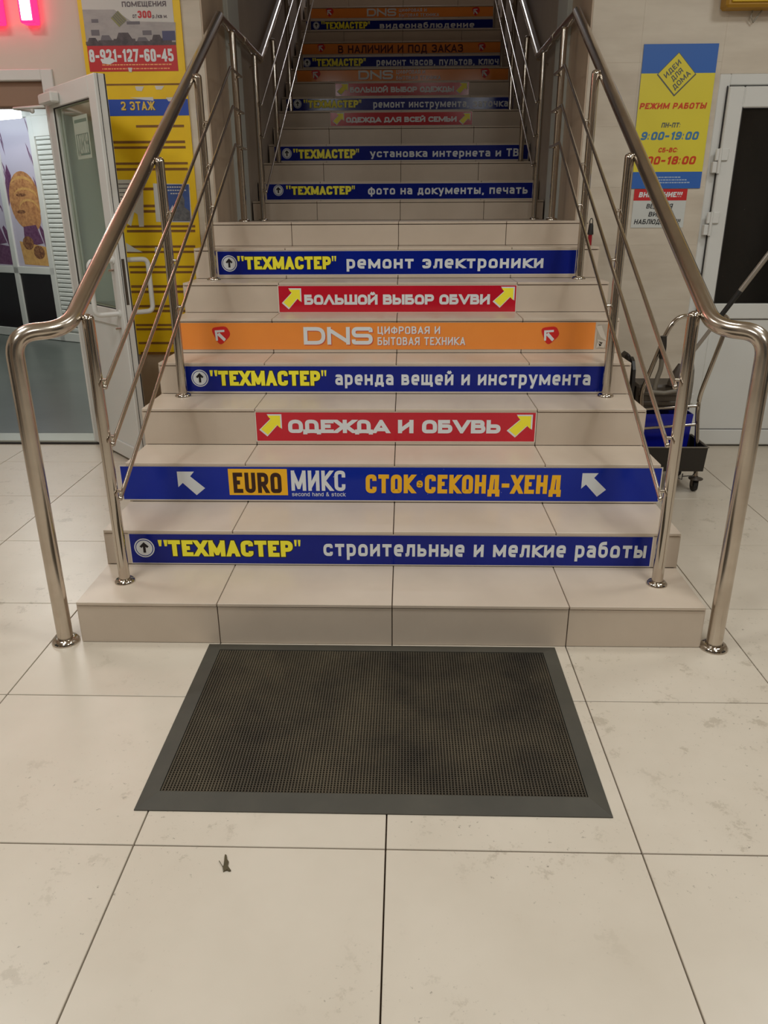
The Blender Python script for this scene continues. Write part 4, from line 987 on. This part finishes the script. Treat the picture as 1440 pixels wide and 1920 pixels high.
# wringer: body with cheeks, bar and lever
wr = MB().box((-.20, -.05, .425), (.06, .14, .56), bev=.012).box((-.19, -.058, .455), (.05, -.048, .475), bev=.003).box((-.19, -.058, .505), (.05, -.048, .525), bev=.003).build('wringer', M_GREYP2, cart)
def cheek(x, y0, pts, mat):
    mb = MB(); n = len(pts); a = [(x-.008, y0+p, q) for p, q in pts]; b2 = [(x+.008, y0+p, q) for p, q in pts]
    mb.add(a+b2, [tuple(range(n)), tuple(range(2*n-1, n-1, -1))]+[(i, (i+1) % n, n+(i+1) % n, n+i) for i in range(n)]); return mb.build('cheek', mat, wr)
prof = [(-.08, .43), (.08, .43), (.10, .50), (.11, .56), (.10, .62), (.07, .665), (.03, .69), (-.01, .695), (-.05, .68), (-.08, .64), (-.09, .58), (-.09, .50)]
cheek(.075, .03, prof, M_GREYP); cheek(-.225, .03, prof, M_DARKP)
mb = MB().tube([c_(1222, 735, 1.6), c_(1245, 737, 1.6), c_(1268, 733, 1.6)], .011, 10); mb.build('press_bar', M_GREYP, wr)
p = round_path([c_(1226, 735, 1.62), c_(1231, 712, 1.62), c_(1240, 690, 1.62), c_(1241, 668, 1.62)], .03, 5)
MB().tube(p, .012, 12).build('lever', M_GREYP, wr)
MB().tube([c_(1241, 672, 1.62), c_(1243, 650, 1.62), c_(1244, 630, 1.62)], .018, 14, rr=[.015, .018, .017]).build('lever_grip', M_DARKP, wr)
mb = MB().box((-.272, -.03, .50), (-.242, .07, .72), bev=.014).box((-.274, -.034, .585), (-.25, -.02, .63), bev=.002, mi=1); mb.build('side_plate', [M_DARKP, M_GREYP], cart)
for px in (1303, 1200):
    for y in (1.60, 1.86):
        q = c_(px, 905, 1.60); q = Vector((q.x, y-cm.y, 0))
        wh = MB().tube([q+Vector((-.011, .012, .033)), q+Vector((.011, .012, .033))], .032, 20).build('wheel', M_RUB, cart)
        MB().lathe((q.x, q.y, .070), [(.036, 0), (.038, .004), (.012, .012), (.010, .02)], 20).build('bumper_disc', M_GREYP2, wh)
        MB().box((q.x-.017, q.y-.006, .03), (q.x-.013, q.y+.026, .07)).box((q.x+.013, q.y-.006, .03), (q.x+.017, q.y+.026, .07)).build('fork', M_GREYP2, wh)
        if y > 1.7: MB().tube([q+Vector((0, 0, .08)), q+Vector((0, 0, .24))], .010, 10).build('leg_tube', M_STEEL, cart)
mb = MB().tube([c_(1264, 893, 1.56), c_(1278, 899, 1.56), c_(1280, 888, 1.56)], .003, 6).tube([c_(1280, 893, 1.56), c_(1298, 892, 1.56), c_(1304, 885, 1.58)], .003, 6); mb.build('wire_hanger', M_DARKP, cart)
# mop
ya, yb = 1.50, 1.66
A0, A1 = at(1520, 375, y=1.50), at(1276, 690, y=1.64)
mp = empty('mop', 'long grey mop handle with a black grip leaning into the cleaning cart', 'mop', mat=Matrix.Translation(A1)); D_ = A0-A1
def mpt(px): # parameter along the handle by pixel column
    lo, hi = 0., 1.
    for _ in range(40):
        m_ = (lo+hi)/2; P_ = A1+D_*m_-Vector((CX, CY, CZ)); x = 720+F_PX*P_.dot(AR)/P_.dot(AF)
        if x < px: lo = m_
        else: hi = m_
    return lo
g0_, g1_ = mpt(1349), mpt(1388)
MB().tube([(0, 0, 0), D_*g0_], .0095, 12).build('lower_tube', M_ALU, mp); MB().tube([D_*g0_, D_*g1_], .0125, 12).build('grip', M_RUB, mp); MB().tube([D_*g1_, D_], .0125, 12).build('upper_tube', M_ALU, mp)
MB().tube([D_*(g0_-.03), D_*g0_], .0115, 12).build('collar', M_STEEL, mp)
MB().tube([(0, 0, .02), (-.01, .0, -.03), (-.02, .01, -.09)], .02, 12, rr=[.014, .03, .035]).build('mop_socket', M_GREYP2, mp)

# red tube with a black looped cap, standing at the right end of a step
q = at(1110, 460, x=1.045); q = Vector((1.046, 2.15, ZR[8]))
tb = empty('looped_tube', 'small red tube with a black looped cap on a step end behind the right handrail', 'tool', mat=Matrix.Translation(q))
MB().lathe((0, 0, 0), [(.010, 0), (.011, .003), (.011, .058)], 14).build('tube_body', M_TRED, tb)
MB().lathe((0, 0, .056), [(.0165, 0), (.0160, .01), (.012, .05), (.008, .058)], 14).build('cap', M_RUB, tb)
MB().tube([(-.008, 0, .108), (-.0085, 0, .125), (-.004, 0, .138), (.002, 0, .139), (.007, 0, .128), (.008, 0, .108)], .0026, 8).build('loop', M_RUB, tb)
